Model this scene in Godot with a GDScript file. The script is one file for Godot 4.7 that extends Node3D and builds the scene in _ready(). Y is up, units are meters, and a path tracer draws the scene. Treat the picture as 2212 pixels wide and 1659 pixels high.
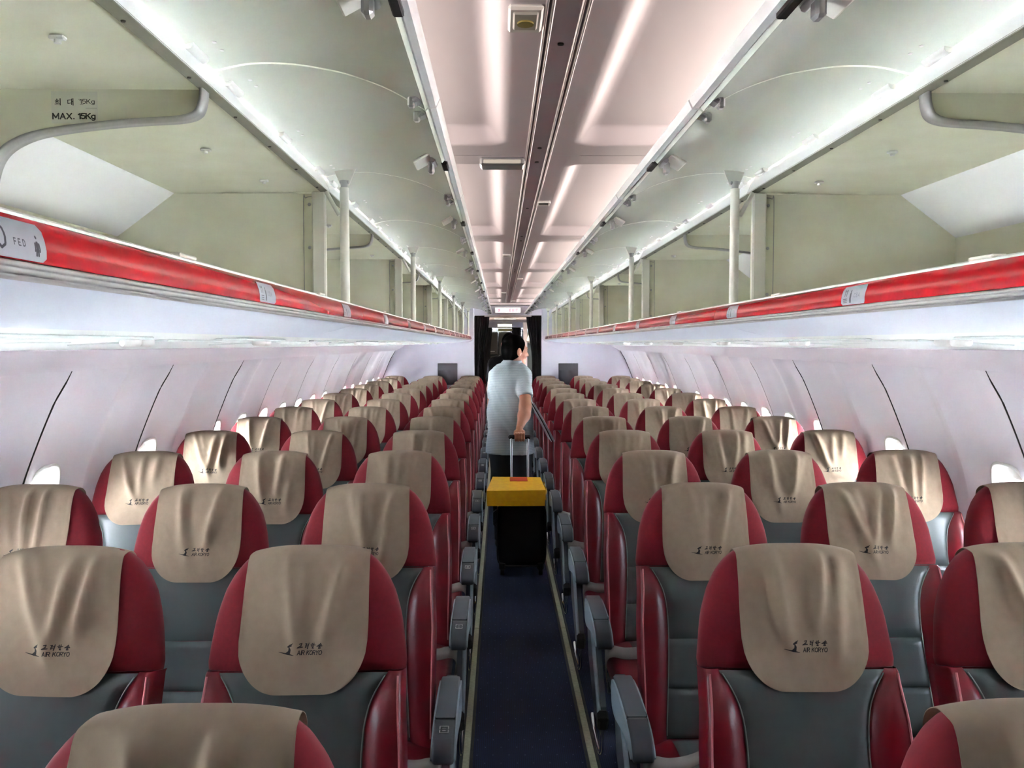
extends Node3D

# ---------------------------------------------------------------- mesh helpers
const CAM_X := -0.112
const CAM_Y := 1.6
const BM := 1.81            # length of one overhead bin
const BZ := 2.36            # depth of a bin joint
const BULK := 11.6          # depth of the bulkhead
var M := {}                 # materials
var S := {}                 # shared meshes
var taken := {}
var rng := RandomNumberGenerator.new()

class MB:
	var st := SurfaceTool.new()
	var g := 0
	var has_uv := false
	func _init(uv := false):
		st.begin(Mesh.PRIMITIVE_TRIANGLES)
		has_uv = uv
	func smooth():
		g += 1
		st.set_smooth_group(g)
	func flat():
		st.set_smooth_group(4294967295)
	func vtx(p: Vector3, uv := Vector2.ZERO):
		if has_uv: st.set_uv(uv)
		st.add_vertex(p)
	func tri(a: Vector3, b: Vector3, c: Vector3):
		vtx(a); vtx(b); vtx(c)
	func quad(a: Vector3, b: Vector3, c: Vector3, d: Vector3):
		tri(a, b, c); tri(a, c, d)
	# rows: Array of PackedVector3Array, uvs the same shape or empty
	func grid(rows: Array, closed := false, uvs: Array = []):
		var n: int = rows[0].size()
		for i in rows.size() - 1:
			var ra: PackedVector3Array = rows[i]
			var rb: PackedVector3Array = rows[i + 1]
			for j in (n if closed else n - 1):
				var k := (j + 1) % n
				if uvs.is_empty():
					if ra[j] != ra[k]: tri(ra[j], ra[k], rb[k])
					if rb[j] != rb[k]: tri(ra[j], rb[k], rb[j])
				else:
					vtx(ra[j], uvs[i][j]); vtx(ra[k], uvs[i][k]); vtx(rb[k], uvs[i + 1][k])
					vtx(ra[j], uvs[i][j]); vtx(rb[k], uvs[i + 1][k]); vtx(rb[j], uvs[i + 1][j])
	func fan(ring: PackedVector3Array):
		var c := Vector3.ZERO
		for p in ring: c += p
		c /= ring.size()
		for j in ring.size(): tri(c, ring[j], ring[(j + 1) % ring.size()])
	# box with chamfered edges
	func box(c: Vector3, s: Vector3, b := 0.0, basis := Basis.IDENTITY):
		flat()
		var h := s * 0.5
		if b <= 0.0:
			var p := []
			for i in 8: p.append(c + basis * Vector3(h.x if i & 1 else -h.x, h.y if i & 2 else -h.y, h.z if i & 4 else -h.z))
			for f in [[0, 1, 3, 2], [5, 4, 6, 7], [4, 0, 2, 6], [1, 5, 7, 3], [2, 3, 7, 6], [4, 5, 1, 0]]:
				quad(p[f[0]], p[f[1]], p[f[2]], p[f[3]])
			return
		b = minf(b, minf(h.x, minf(h.y, h.z)) * 0.98)
		var q := {}
		for i in 8:
			var sg := Vector3(1 if i & 1 else -1, 1 if i & 2 else -1, 1 if i & 4 else -1)
			for a in 3:
				var v := Vector3(sg.x * (h.x - b), sg.y * (h.y - b), sg.z * (h.z - b))
				v[a] = sg[a] * h[a]
				q[i * 3 + a] = c + basis * v
		for a in 3:
			for sgn in [0, 1]:
				var ids := []
				var a1 := (a + 1) % 3
				var a2 := (a + 2) % 3
				for e in [[0, 0], [1, 0], [1, 1], [0, 1]]:
					ids.append((sgn << a) | (e[0] << a1) | (e[1] << a2))
				if sgn == 1: quad(q[ids[3] * 3 + a], q[ids[2] * 3 + a], q[ids[1] * 3 + a], q[ids[0] * 3 + a])
				else: quad(q[ids[0] * 3 + a], q[ids[1] * 3 + a], q[ids[2] * 3 + a], q[ids[3] * 3 + a])
		for a in 3:            # edges along axis a
			var a1 := (a + 1) % 3
			var a2 := (a + 2) % 3
			for e in [[0, 0], [1, 0], [1, 1], [0, 1]]:
				var i0: int = (e[0] << a1) | (e[1] << a2)
				var i1: int = i0 | (1 << a)
				quad(q[i0 * 3 + a1], q[i1 * 3 + a1], q[i1 * 3 + a2], q[i0 * 3 + a2])
		for i in 8: tri(q[i * 3], q[i * 3 + 1], q[i * 3 + 2])
	# polygon pts (2D) extruded: point = o + u*x + v*y (+ w)
	func prism(poly: PackedVector2Array, o: Vector3, u: Vector3, v: Vector3, w: Vector3, soft := false):
		flat()
		var ids := Geometry2D.triangulate_polygon(poly)
		for i in range(0, ids.size(), 3):
			var a := o + u * poly[ids[i]].x + v * poly[ids[i]].y
			var b := o + u * poly[ids[i + 1]].x + v * poly[ids[i + 1]].y
			var c := o + u * poly[ids[i + 2]].x + v * poly[ids[i + 2]].y
			tri(a, b, c)
			tri(a + w, c + w, b + w)
		if soft: smooth()
		for i in poly.size():
			var p := poly[i]
			var r := poly[(i + 1) % poly.size()]
			var a := o + u * p.x + v * p.y
			var b := o + u * r.x + v * r.y
			quad(a, a + w, b + w, b)
	# polygon extruded along w with its side edges rounded off by bev
	func soft_prism(poly: PackedVector2Array, o: Vector3, u: Vector3, v: Vector3, w: Vector3, bev: float):
		var n := poly.size()
		var area := 0.0
		for i in n: area += poly[i].cross(poly[(i + 1) % n])
		var sg := signf(area)
		var rows := []
		for q in [[0.0, 1.0], [0.3, 0.3], [1.0, 0.0], [-1.0, 0.0], [-0.3, 0.3], [-0.0001, 1.0]]:
			var row := PackedVector3Array()
			for i in n:
				var d := (poly[(i + 1) % n] - poly[(i + n - 1) % n]).normalized()
				var p: Vector2 = poly[i] + Vector2(-d.y, d.x) * sg * bev * q[1]
				var k: Vector3 = w.normalized() * bev * q[0] if q[0] >= 0.0 else w + w.normalized() * bev * q[0]
				row.append(o + u * p.x + v * p.y + k)
			rows.append(row)
		smooth()
		grid(rows, true)
		flat()
		fan(rows[0]); fan(rows[-1])
	func tube(path: PackedVector3Array, r: float, n := 10, caps := true, r2 := -1.0):
		if r2 < 0.0: r2 = r
		smooth()
		var rows := []
		var up := Vector3.UP
		var prev := Vector3.ZERO
		for i in path.size():
			var d: Vector3
			if i == 0: d = path[1] - path[0]
			elif i == path.size() - 1: d = path[i] - path[i - 1]
			else: d = (path[i + 1] - path[i]).normalized() + (path[i] - path[i - 1]).normalized()
			d = d.normalized()
			var sd: Vector3
			if i == 0:
				sd = d.cross(up if absf(d.y) < 0.9 else Vector3.RIGHT).normalized()
			else:
				sd = (prev - d * prev.dot(d)).normalized()
			prev = sd
			var o := d.cross(sd)
			var ring := PackedVector3Array()
			var rr := lerpf(r, r2, float(i) / (path.size() - 1))
			for j in n:
				var a := TAU * j / n
				ring.append(path[i] + (sd * cos(a) + o * sin(a)) * rr)
			rows.append(ring)
		grid(rows, true)
		if caps:
			flat()
			fan(rows[0])
			fan(rows[-1])
	# flat ribbon along a path: half width w along side vector s, thickness th along n
	func ribbon(path: PackedVector3Array, s: Vector3, w: float, th: float):
		smooth()
		var rows := []
		for i in path.size():
			var d: Vector3 = (path[mini(i + 1, path.size() - 1)] - path[maxi(i - 1, 0)]).normalized()
			var sd := (s - d * s.dot(d)).normalized()
			var n := d.cross(sd) * th * 0.5
			rows.append(PackedVector3Array([path[i] - sd * w + n, path[i] + sd * w + n, path[i] + sd * w - n, path[i] - sd * w - n]))
		grid(rows, true)
		flat()
		fan(rows[0]); fan(rows[-1])
	func commit() -> ArrayMesh:
		st.generate_normals()
		if has_uv: st.generate_tangents()
		return st.commit()

func numbered(called: String) -> String:
	var n: int = taken.get(called, 0)
	taken[called] = n + 1
	return called if n == 0 else "%s_%03d" % [called, n]

func node_of(mesh: Mesh, mat: Material, called: String, parent: Node) -> MeshInstance3D:
	var o := MeshInstance3D.new()
	o.mesh = mesh
	o.material_override = mat
	o.name = numbered(called) if parent == self else called
	parent.add_child(o, true)
	o.cast_shadow = GeometryInstance3D.SHADOW_CASTING_SETTING_ON
	return o

func build(mb: MB, mat: Material, called: String, parent: Node) -> MeshInstance3D:
	return node_of(mb.commit(), mat, called, parent)

func tag(o: Node, label: String, category := "", group := ""):
	o.set_meta("label", label)
	if category != "": o.set_meta("category", category)
	if group != "": o.set_meta("group", group)

func thing(called: String, label: String, category: String, at := Vector3.ZERO, group := "") -> Node3D:
	var o := Node3D.new()
	o.name = numbered(called)
	add_child(o)
	o.position = at
	tag(o, label, category, group)
	return o

func structure(called: String) -> Node3D:
	var o := Node3D.new()
	o.name = numbered(called)
	add_child(o)
	o.set_meta("kind", "structure")
	return o

func curve_pts(pts: PackedVector3Array, n: int) -> PackedVector3Array:      # Catmull-Rom through pts
	var out := PackedVector3Array()
	var m := pts.size() - 1
	for i in n + 1:
		var f := float(i) / n * m
		var k := mini(int(f), m - 1)
		var p0 := pts[maxi(k - 1, 0)]
		var p3 := pts[mini(k + 2, m)]
		out.append(pts[k].cubic_interpolate(pts[k + 1], p0, p3, f - k))
	return out

func table(tab: Array, x: float) -> float:       # piecewise smooth lookup in [[x, y], ...]
	if x <= tab[0][0]: return tab[0][1]
	for i in tab.size() - 1:
		if x <= tab[i + 1][0]:
			var f: float = (x - tab[i][0]) / (tab[i + 1][0] - tab[i][0])
			var y0: float = tab[maxi(i - 1, 0)][1]
			var y3: float = tab[mini(i + 2, tab.size() - 1)][1]
			var lin := lerpf(tab[i][1], tab[i + 1][1], f)
			return lerpf(lin, cubic_interpolate(tab[i][1], tab[i + 1][1], y0, y3, f), 0.8)
	return tab[-1][1]

func offset_poly(pts: PackedVector2Array, th: float) -> PackedVector2Array:  # open polyline thickened into a polygon
	var a := PackedVector2Array()
	var b := PackedVector2Array()
	for i in pts.size():
		var d := (pts[mini(i + 1, pts.size() - 1)] - pts[maxi(i - 1, 0)]).normalized()
		a.append(pts[i])
		b.append(pts[i] + Vector2(-d.y, d.x) * th)
	b.reverse()
	a.append_array(b)
	return a

# sheet: profile (x, y) with thickness, extruded from depth z0 to z1; sx mirrors x
func sheet(mb: MB, prof: PackedVector2Array, th: float, z0: float, z1: float, sx: float):
	var n := prof.size()
	var other := offset_poly(prof, th).slice(n)
	other.reverse()
	for side in [prof, other]:
		mb.smooth()
		var ra := PackedVector3Array()
		var rb := PackedVector3Array()
		for p in side:
			ra.append(Vector3(sx * p.x, p.y, -z0)); rb.append(Vector3(sx * p.x, p.y, -z1))
		mb.grid([ra, rb])
	mb.flat()
	for z in [z0, z1]:
		for i in n - 1:
			mb.quad(Vector3(sx * prof[i].x, prof[i].y, -z), Vector3(sx * prof[i + 1].x, prof[i + 1].y, -z), Vector3(sx * other[i + 1].x, other[i + 1].y, -z), Vector3(sx * other[i].x, other[i].y, -z))
	for i in [0, n - 1]:
		mb.quad(Vector3(sx * prof[i].x, prof[i].y, -z0), Vector3(sx * prof[i].x, prof[i].y, -z1), Vector3(sx * other[i].x, other[i].y, -z1), Vector3(sx * other[i].x, other[i].y, -z0))

func v2(a: Array) -> PackedVector2Array:
	var out := PackedVector2Array()
	for p in a: out.append(Vector2(p[0], p[1]))
	return out

func v3(a: Array) -> PackedVector3Array:
	var out := PackedVector3Array()
	for p in a: out.append(Vector3(p[0], p[1], p[2]))
	return out

# ---------------------------------------------------------------- materials
func mat(called: String, c: Color, rough := 0.5, metal := 0.0) -> StandardMaterial3D:
	var m := StandardMaterial3D.new()
	m.resource_name = called
	m.albedo_color = c
	m.roughness = rough
	m.metallic = metal
	M[called] = m
	return m

func noise_normal(m: StandardMaterial3D, freq: float, strength: float, scale: float, seed_ := 1, type := FastNoiseLite.TYPE_SIMPLEX):
	var n := FastNoiseLite.new()
	n.seed = seed_
	n.noise_type = type
	n.frequency = freq
	n.fractal_octaves = 3
	var t := NoiseTexture2D.new()
	t.width = 512; t.height = 512
	t.seamless = true
	t.as_normal_map = true
	t.bump_strength = strength
	t.noise = n
	m.normal_enabled = true
	m.normal_texture = t
	m.uv1_triplanar = true
	m.uv1_scale = Vector3.ONE * scale

func noise_albedo(m: StandardMaterial3D, a: Color, b: Color, freq: float, scale: float, seed_ := 1, oct := 4):
	var n := FastNoiseLite.new()
	n.seed = seed_
	n.frequency = freq
	n.fractal_octaves = oct
	var r := Gradient.new()
	r.set_color(0, a); r.set_color(1, b)
	var t := NoiseTexture2D.new()
	t.width = 512; t.height = 512
	t.seamless = true
	t.color_ramp = r
	t.noise = n
	m.albedo_color = Color.WHITE
	m.albedo_texture = t
	m.uv1_triplanar = true
	m.uv1_scale = Vector3.ONE * scale

# drawing of strokes into an image: segs = [[x0, y0, x1, y1, w0, w1], ...] in pixels
func strokes(im: Image, segs: Array, col: Color):
	for s in segs:
		var a := Vector2(s[0], s[1])
		var b := Vector2(s[2], s[3])
		var w0: float = s[4]
		var w1: float = s[5]
		var r := maxf(w0, w1) + 1.5
		for y in range(maxi(0, int(minf(a.y, b.y) - r)), mini(im.get_height(), int(maxf(a.y, b.y) + r) + 1)):
			for x in range(maxi(0, int(minf(a.x, b.x) - r)), mini(im.get_width(), int(maxf(a.x, b.x) + r) + 1)):
				var p := Vector2(x, y)
				var ab := b - a
				var f := clampf((p - a).dot(ab) / maxf(ab.length_squared(), 1e-6), 0, 1)
				var d := p.distance_to(a + ab * f) - lerpf(w0, w1, f)
				if d < 0.7:
					var k := clampf(0.7 - d, 0, 1) * col.a
					im.set_pixel(x, y, im.get_pixel(x, y).lerp(Color(col.r, col.g, col.b), k))

const GLYPH := {
	"A": [[0, 10, 3.5, 0], [3.5, 0, 7, 10], [1.3, 6.6, 5.7, 6.6]], "I": [[1, 0, 1, 10]], "R": [[0, 0, 0, 10], [0, 0, 4.5, 0.2], [4.5, 0.2, 6, 1.8], [6, 1.8, 6, 3.6], [6, 3.6, 4.5, 5.1], [4.5, 5.1, 0, 5.2], [3.4, 5.2, 6.3, 10]],
	"K": [[0, 0, 0, 10], [6, 0, 0, 6], [2.2, 4, 6.4, 10]], "O": [[4, 0, 1.3, 1.2], [1.3, 1.2, 0, 5], [0, 5, 1.3, 8.8], [1.3, 8.8, 4, 10], [4, 10, 6.7, 8.8], [6.7, 8.8, 8, 5], [8, 5, 6.7, 1.2], [6.7, 1.2, 4, 0]],
	"Y": [[0, 0, 3.5, 5], [7, 0, 3.5, 5], [3.5, 5, 3.5, 10]], "E": [[0, 0, 0, 10], [0, 0, 5.6, 0], [0, 5, 5, 5], [0, 10, 5.8, 10]], "X": [[0, 0, 6.6, 10], [6.6, 0, 0, 10]], "T": [[0, 0, 7, 0], [3.5, 0, 3.5, 10]],
	"M": [[0, 10, 0, 0], [0, 0, 4, 8], [4, 8, 8, 0], [8, 0, 8, 10]], ".": [[0.6, 9.6, 1, 9.6]], "1": [[0.5, 2.4, 3, 0.2], [3, 0.2, 3, 10]], "5": [[5.6, 0, 1, 0], [1, 0, 0.4, 4.6], [0.4, 4.6, 3, 3.8], [3, 3.8, 5.6, 5], [5.6, 5, 5.8, 7.4], [5.8, 7.4, 4.4, 9.6], [4.4, 9.6, 2, 9.9], [2, 9.9, 0, 8.6]],
	"g": [[5.2, 3.4, 5.2, 11], [5.2, 11, 4, 12.6], [4, 12.6, 1.6, 12.8], [1.6, 12.8, 0.5, 11.9], [5.2, 4.6, 3, 3.2], [3, 3.2, 0.8, 4.2], [0.8, 4.2, 0.1, 6.6], [0.1, 6.6, 0.9, 9], [0.9, 9, 3, 9.8], [3, 9.8, 5.2, 8.6]],
	"F": [[0, 0, 0, 10], [0, 0, 5.4, 0], [0, 4.8, 4.6, 4.8]], "D": [[0, 0, 0, 10], [0, 0, 3.6, 0], [3.6, 0, 6, 2.4], [6, 2.4, 6, 7.6], [6, 7.6, 3.6, 10], [3.6, 10, 0, 10]],
	"C": [[6.6, 1.8, 4.6, 0.1], [4.6, 0.1, 2, 0.4], [2, 0.4, 0.2, 3], [0.2, 3, 0.2, 7], [0.2, 7, 2, 9.6], [2, 9.6, 4.6, 9.9], [4.6, 9.9, 6.6, 8.2]], "B": [[0, 0, 0, 10], [0, 0, 4.2, 0], [4.2, 0, 5.6, 1.6], [5.6, 1.6, 5.4, 3.6], [5.4, 3.6, 4, 4.8], [4, 4.8, 0, 4.8], [4, 4.8, 6, 6.2], [6, 6.2, 6, 8.4], [6, 8.4, 4.4, 10], [4.4, 10, 0, 10]],
	"0": [[3, 0, 0.7, 1.6], [0.7, 1.6, 0, 5], [0, 5, 0.7, 8.4], [0.7, 8.4, 3, 10], [3, 10, 5.3, 8.4], [5.3, 8.4, 6, 5], [6, 5, 5.3, 1.6], [5.3, 1.6, 3, 0]],
	"2": [[0.4, 2.4, 1.6, 0.4], [1.6, 0.4, 4.2, 0.2], [4.2, 0.2, 5.7, 2], [5.7, 2, 5.2, 4.4], [5.2, 4.4, 0.2, 10], [0.2, 10, 6, 10]], "3": [[0.4, 1.4, 2.6, 0], [2.6, 0, 5, 0.8], [5, 0.8, 5.4, 3], [5.4, 3, 2.6, 4.7], [2.6, 4.7, 5.6, 6.2], [5.6, 6.2, 5.6, 8.4], [5.6, 8.4, 3, 10], [3, 10, 0.2, 8.6]],
	"4": [[4.4, 10, 4.4, 0], [4.4, 0, 0, 7], [0, 7, 6.4, 7]], "6": [[5.2, 0.8, 3, 0], [3, 0, 0.6, 2.6], [0.6, 2.6, 0, 6.4], [0, 6.4, 1, 9.2], [1, 9.2, 3, 10], [3, 10, 5.4, 8.8], [5.4, 8.8, 5.6, 6.2], [5.6, 6.2, 3.4, 4.4], [3.4, 4.4, 0.4, 6]],
	"7": [[0, 0, 6, 0], [6, 0, 2, 10]], "8": [[3, 0, 0.8, 1.2], [0.8, 1.2, 0.8, 3.4], [0.8, 3.4, 3, 4.7], [3, 4.7, 5.2, 3.4], [5.2, 3.4, 5.2, 1.2], [5.2, 1.2, 3, 0], [3, 4.7, 0.2, 6.4], [0.2, 6.4, 0.4, 8.8], [0.4, 8.8, 3, 10], [3, 10, 5.6, 8.8], [5.6, 8.8, 5.8, 6.4], [5.8, 6.4, 3, 4.7]], "9": [[5.6, 4, 2.6, 5.6], [2.6, 5.6, 0.4, 3.8], [0.4, 3.8, 0.6, 1.2], [0.6, 1.2, 3, 0], [3, 0, 5, 0.8], [5, 0.8, 6, 3.6], [6, 3.6, 5.4, 7.4], [5.4, 7.4, 3, 10], [3, 10, 0.8, 9.2]],
}

func text_segs(s: String, x: float, y: float, k: float, w: float, slant := 0.0, gap := 2.4) -> Array:
	var out := []
	for ch in s:
		if ch == " ":
			x += 5.0 * k
			continue
		var wide := 0.0
		for g in GLYPH[ch]:
			out.append([x + (g[0] + (10 - g[1]) * slant) * k, y + g[1] * k, x + (g[2] + (10 - g[3]) * slant) * k, y + g[3] * k, w, w])
			wide = maxf(wide, maxf(g[0], g[2]))
		x += (wide + gap) * k
	return out

func emblem_segs(ox: float, oy: float, k: float) -> Array:    # flying bird emblem with two lines of lettering, 100 units wide
	var a := []
	var bird := [[0, 22, 14, 25, 0.3, 1.0], [14, 25, 26, 27, 1.0, 2.0], [26, 27, 46, 31, 2.2, 0.3], [22, 26, 32, 21, 1.6, 3.2], [31, 25, 33, 17, 4.0, 3.4], [33, 17, 31, 10, 3.4, 1.6], [27, 9, 34, 6, 1.6, 2.8], [34, 6, 43, 0, 2.6, 0.3], [28, 9, 38, 6, 1.6, 1.8]]
	var han := [[57, 11, 64, 8, 0.6, 1.2], [62, 2, 69, 1, 0.8, 1.2], [69, 1, 67, 8, 1.2, 0.8], [65, 5, 65, 9, 0.8, 0.8], [56, 12, 71, 10, 0.7, 1.2],
		[79, 2, 83, 2, 0.7, 1.0], [83, 2, 80, 6, 1.0, 0.8], [80, 6, 84, 6, 0.8, 0.8], [80, 6, 79, 11, 0.8, 1.0], [79, 11, 84, 9, 1.0, 0.7], [84, 5, 88, 5, 0.6, 0.9], [89, 0, 85, 14, 0.8, 1.4],
		[98, 2, 101, 1.4, 0.8, 0.9], [95, 5, 103, 4, 0.9, 0.9], [99, 6, 97, 8, 1.0, 1.0], [97, 8, 101, 8, 1.0, 0.9], [105, 0, 103, 9, 0.8, 1.1], [103, 5, 109, 5, 0.8, 0.9], [100, 11, 103, 13, 1.2, 1.4], [103, 13, 99, 13, 1.2, 1.0],
		[117, 7, 122, 4, 0.8, 1.0], [122, 4, 126, 1, 0.9, 1.0], [126, 1, 128, 4, 1.0, 1.0], [128, 4, 122, 6, 1.0, 0.9], [114, 8, 130, 7, 0.8, 1.1], [122, 9, 120, 13, 1.2, 1.3], [120, 13, 125, 13, 1.2, 1.0], [125, 13, 124, 9, 1.0, 1.0]]
	for s in bird + han: a.append([ox + s[0] * k, oy + s[1] * k, ox + s[2] * k, oy + s[3] * k, s[4] * k, s[5] * k])
	a.append_array(text_segs("AIR KORYO", ox + 57 * k, oy + 19 * k, 1.05 * k, 0.85 * k, 0.16, 1.9))
	return a

func cloth_texture() -> ImageTexture:
	var n := 768
	var im := Image.create(n, n, false, Image.FORMAT_RGB8)
	var noise := FastNoiseLite.new()
	noise.seed = 5
	noise.frequency = 0.012
	noise.fractal_octaves = 3
	for y in n:
		for x in n:
			var k := 0.97 + 0.03 * (((x + y) & 1) * 2 - 1) * 0.5 + 0.03 * noise.get_noise_2d(x, y)
			im.set_pixel(x, y, Color(0.585 * k, 0.515 * k, 0.435 * k))
	strokes(im, emblem_segs(247, 533, 2.0), Color(0.11, 0.10, 0.11, 0.95))
	im.generate_mipmaps()
	return ImageTexture.create_from_image(im)

func carpet_texture() -> ImageTexture:
	var n := 512
	var im := Image.create(n, n, false, Image.FORMAT_RGB8)
	var r := RandomNumberGenerator.new()
	r.seed = 3
	for y in n:
		for x in n:
			var rib := 0.72 + 0.5 * absf(sin(PI * x / 8.0))
			var k := rib * (0.8 + 0.4 * r.randf())
			im.set_pixel(x, y, Color(0.052 * k, 0.094 * k, 0.21 * k))
	for j in 8:
		for i in 8:
			var cx := i * 64 + 16 + (32 if j & 1 else 0)
			var cy := j * 64 + 32
			for dy in range(-5, 6):
				for dx in range(-3, 4):
					if absf(dx) / 3.0 + absf(dy) / 5.0 < 1.0 and r.randf() < 0.75:
						im.set_pixel((cx + dx + n) % n, (cy + dy + n) % n, Color(0.32, 0.35, 0.44))
	im.generate_mipmaps()
	return ImageTexture.create_from_image(im)

func label_texture(kind: int) -> ImageTexture:       # row stickers on the red rail
	var im := Image.create(384, 160, false, Image.FORMAT_RGB8)
	im.fill(Color(0.60, 0.61, 0.64))
	var ink := Color(0.10, 0.11, 0.15)
	if kind == 0:
		strokes(im, text_segs("10", 60, 38, 7.5, 5, 0.0, 3), ink)
		strokes(im, text_segs("FED", 196, 74, 2.0, 1.5, 0.0, 7), ink)
		strokes(im, [[330, 56, 330, 57, 5, 5], [330, 78, 330, 100, 8, 8], [325, 100, 324, 120, 4.5, 4.5], [335, 100, 336, 120, 4.5, 4.5], [318, 78, 316, 104, 3.5, 3.5], [342, 78, 344, 104, 3.5, 3.5]], ink)
	else:
		strokes(im, text_segs("11", 40, 34, 4.2, 4, 0.12, 4), ink)
		for i in 3: strokes(im, [[36, 96 + i * 14, 96, 96 + i * 14, 2.2, 2.2]], ink)
		strokes(im, [[150, 44, 150, 46, 8, 8], [150, 66, 150, 100, 13, 13], [143, 100, 141, 126, 6, 6], [157, 100, 159, 126, 6, 6]], ink)
		strokes(im, text_segs("CBA", 206, 62, 2.8, 1.8, 0.0, 6), Color(0.3, 0.32, 0.36))
	im.generate_mipmaps()
	return ImageTexture.create_from_image(im)

func weight_texture() -> ImageTexture:               # load limit sticker: two lines
	var im := Image.create(512, 448, false, Image.FORMAT_RGB8)
	im.fill(Color(0.88, 0.89, 0.84))
	var ink := Color(0.07, 0.07, 0.06)
	var z := [[46, 122, 78, 122, 4, 4], [62, 104, 62, 122, 5, 5], [44, 138, 80, 136, 4, 4], [62, 138, 48, 158, 4, 4], [62, 138, 78, 156, 4, 4], [62, 160, 62, 172, 4, 4], [40, 176, 88, 172, 4, 4], [98, 100, 98, 190, 5, 5],
		[180, 120, 212, 118, 4, 4], [182, 120, 182, 168, 4, 4], [182, 168, 214, 162, 4, 4], [224, 104, 224, 184, 4.5, 4.5], [224, 142, 240, 142, 4, 4], [240, 98, 240, 192, 4.5, 4.5]]
	strokes(im, z, ink)
	strokes(im, text_segs("15Kg", 312, 108, 6.0, 3.4, 0.0, 2.2), ink)
	strokes(im, [[300, 110, 318, 110, 1.5, 1.5], [318, 180, 352, 180, 2.2, 2.2]], ink)
	strokes(im, [[380, 232, 500, 232, 2.0, 2.0]], Color(0.45, 0.45, 0.42))
	strokes(im, text_segs("MAX.", 14, 306, 7.8, 7.0, 0.0, 2.4), ink)
	strokes(im, text_segs("15Kg", 292, 306, 7.4, 7.0, 0.0, 1.6), ink)
	im.generate_mipmaps()
	return ImageTexture.create_from_image(im)

func exit_texture() -> ImageTexture:
	var im := Image.create(512, 104, false, Image.FORMAT_RGB8)
	im.fill(Color(1.0, 0.98, 0.98))
	var ink := Color(0.88, 0.42, 0.58)
	strokes(im, text_segs("EXIT", 292, 26, 5.4, 4.2, 0.0, 3.4), ink)
	strokes(im, [[70, 30, 96, 30, 5, 5], [70, 30, 64, 44, 5, 5], [64, 44, 92, 52, 5, 5], [92, 52, 92, 66, 5, 5], [92, 66, 66, 78, 5, 5], [66, 60, 60, 76, 4, 4]], ink)
	im.generate_mipmaps()
	return ImageTexture.create_from_image(im)

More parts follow.
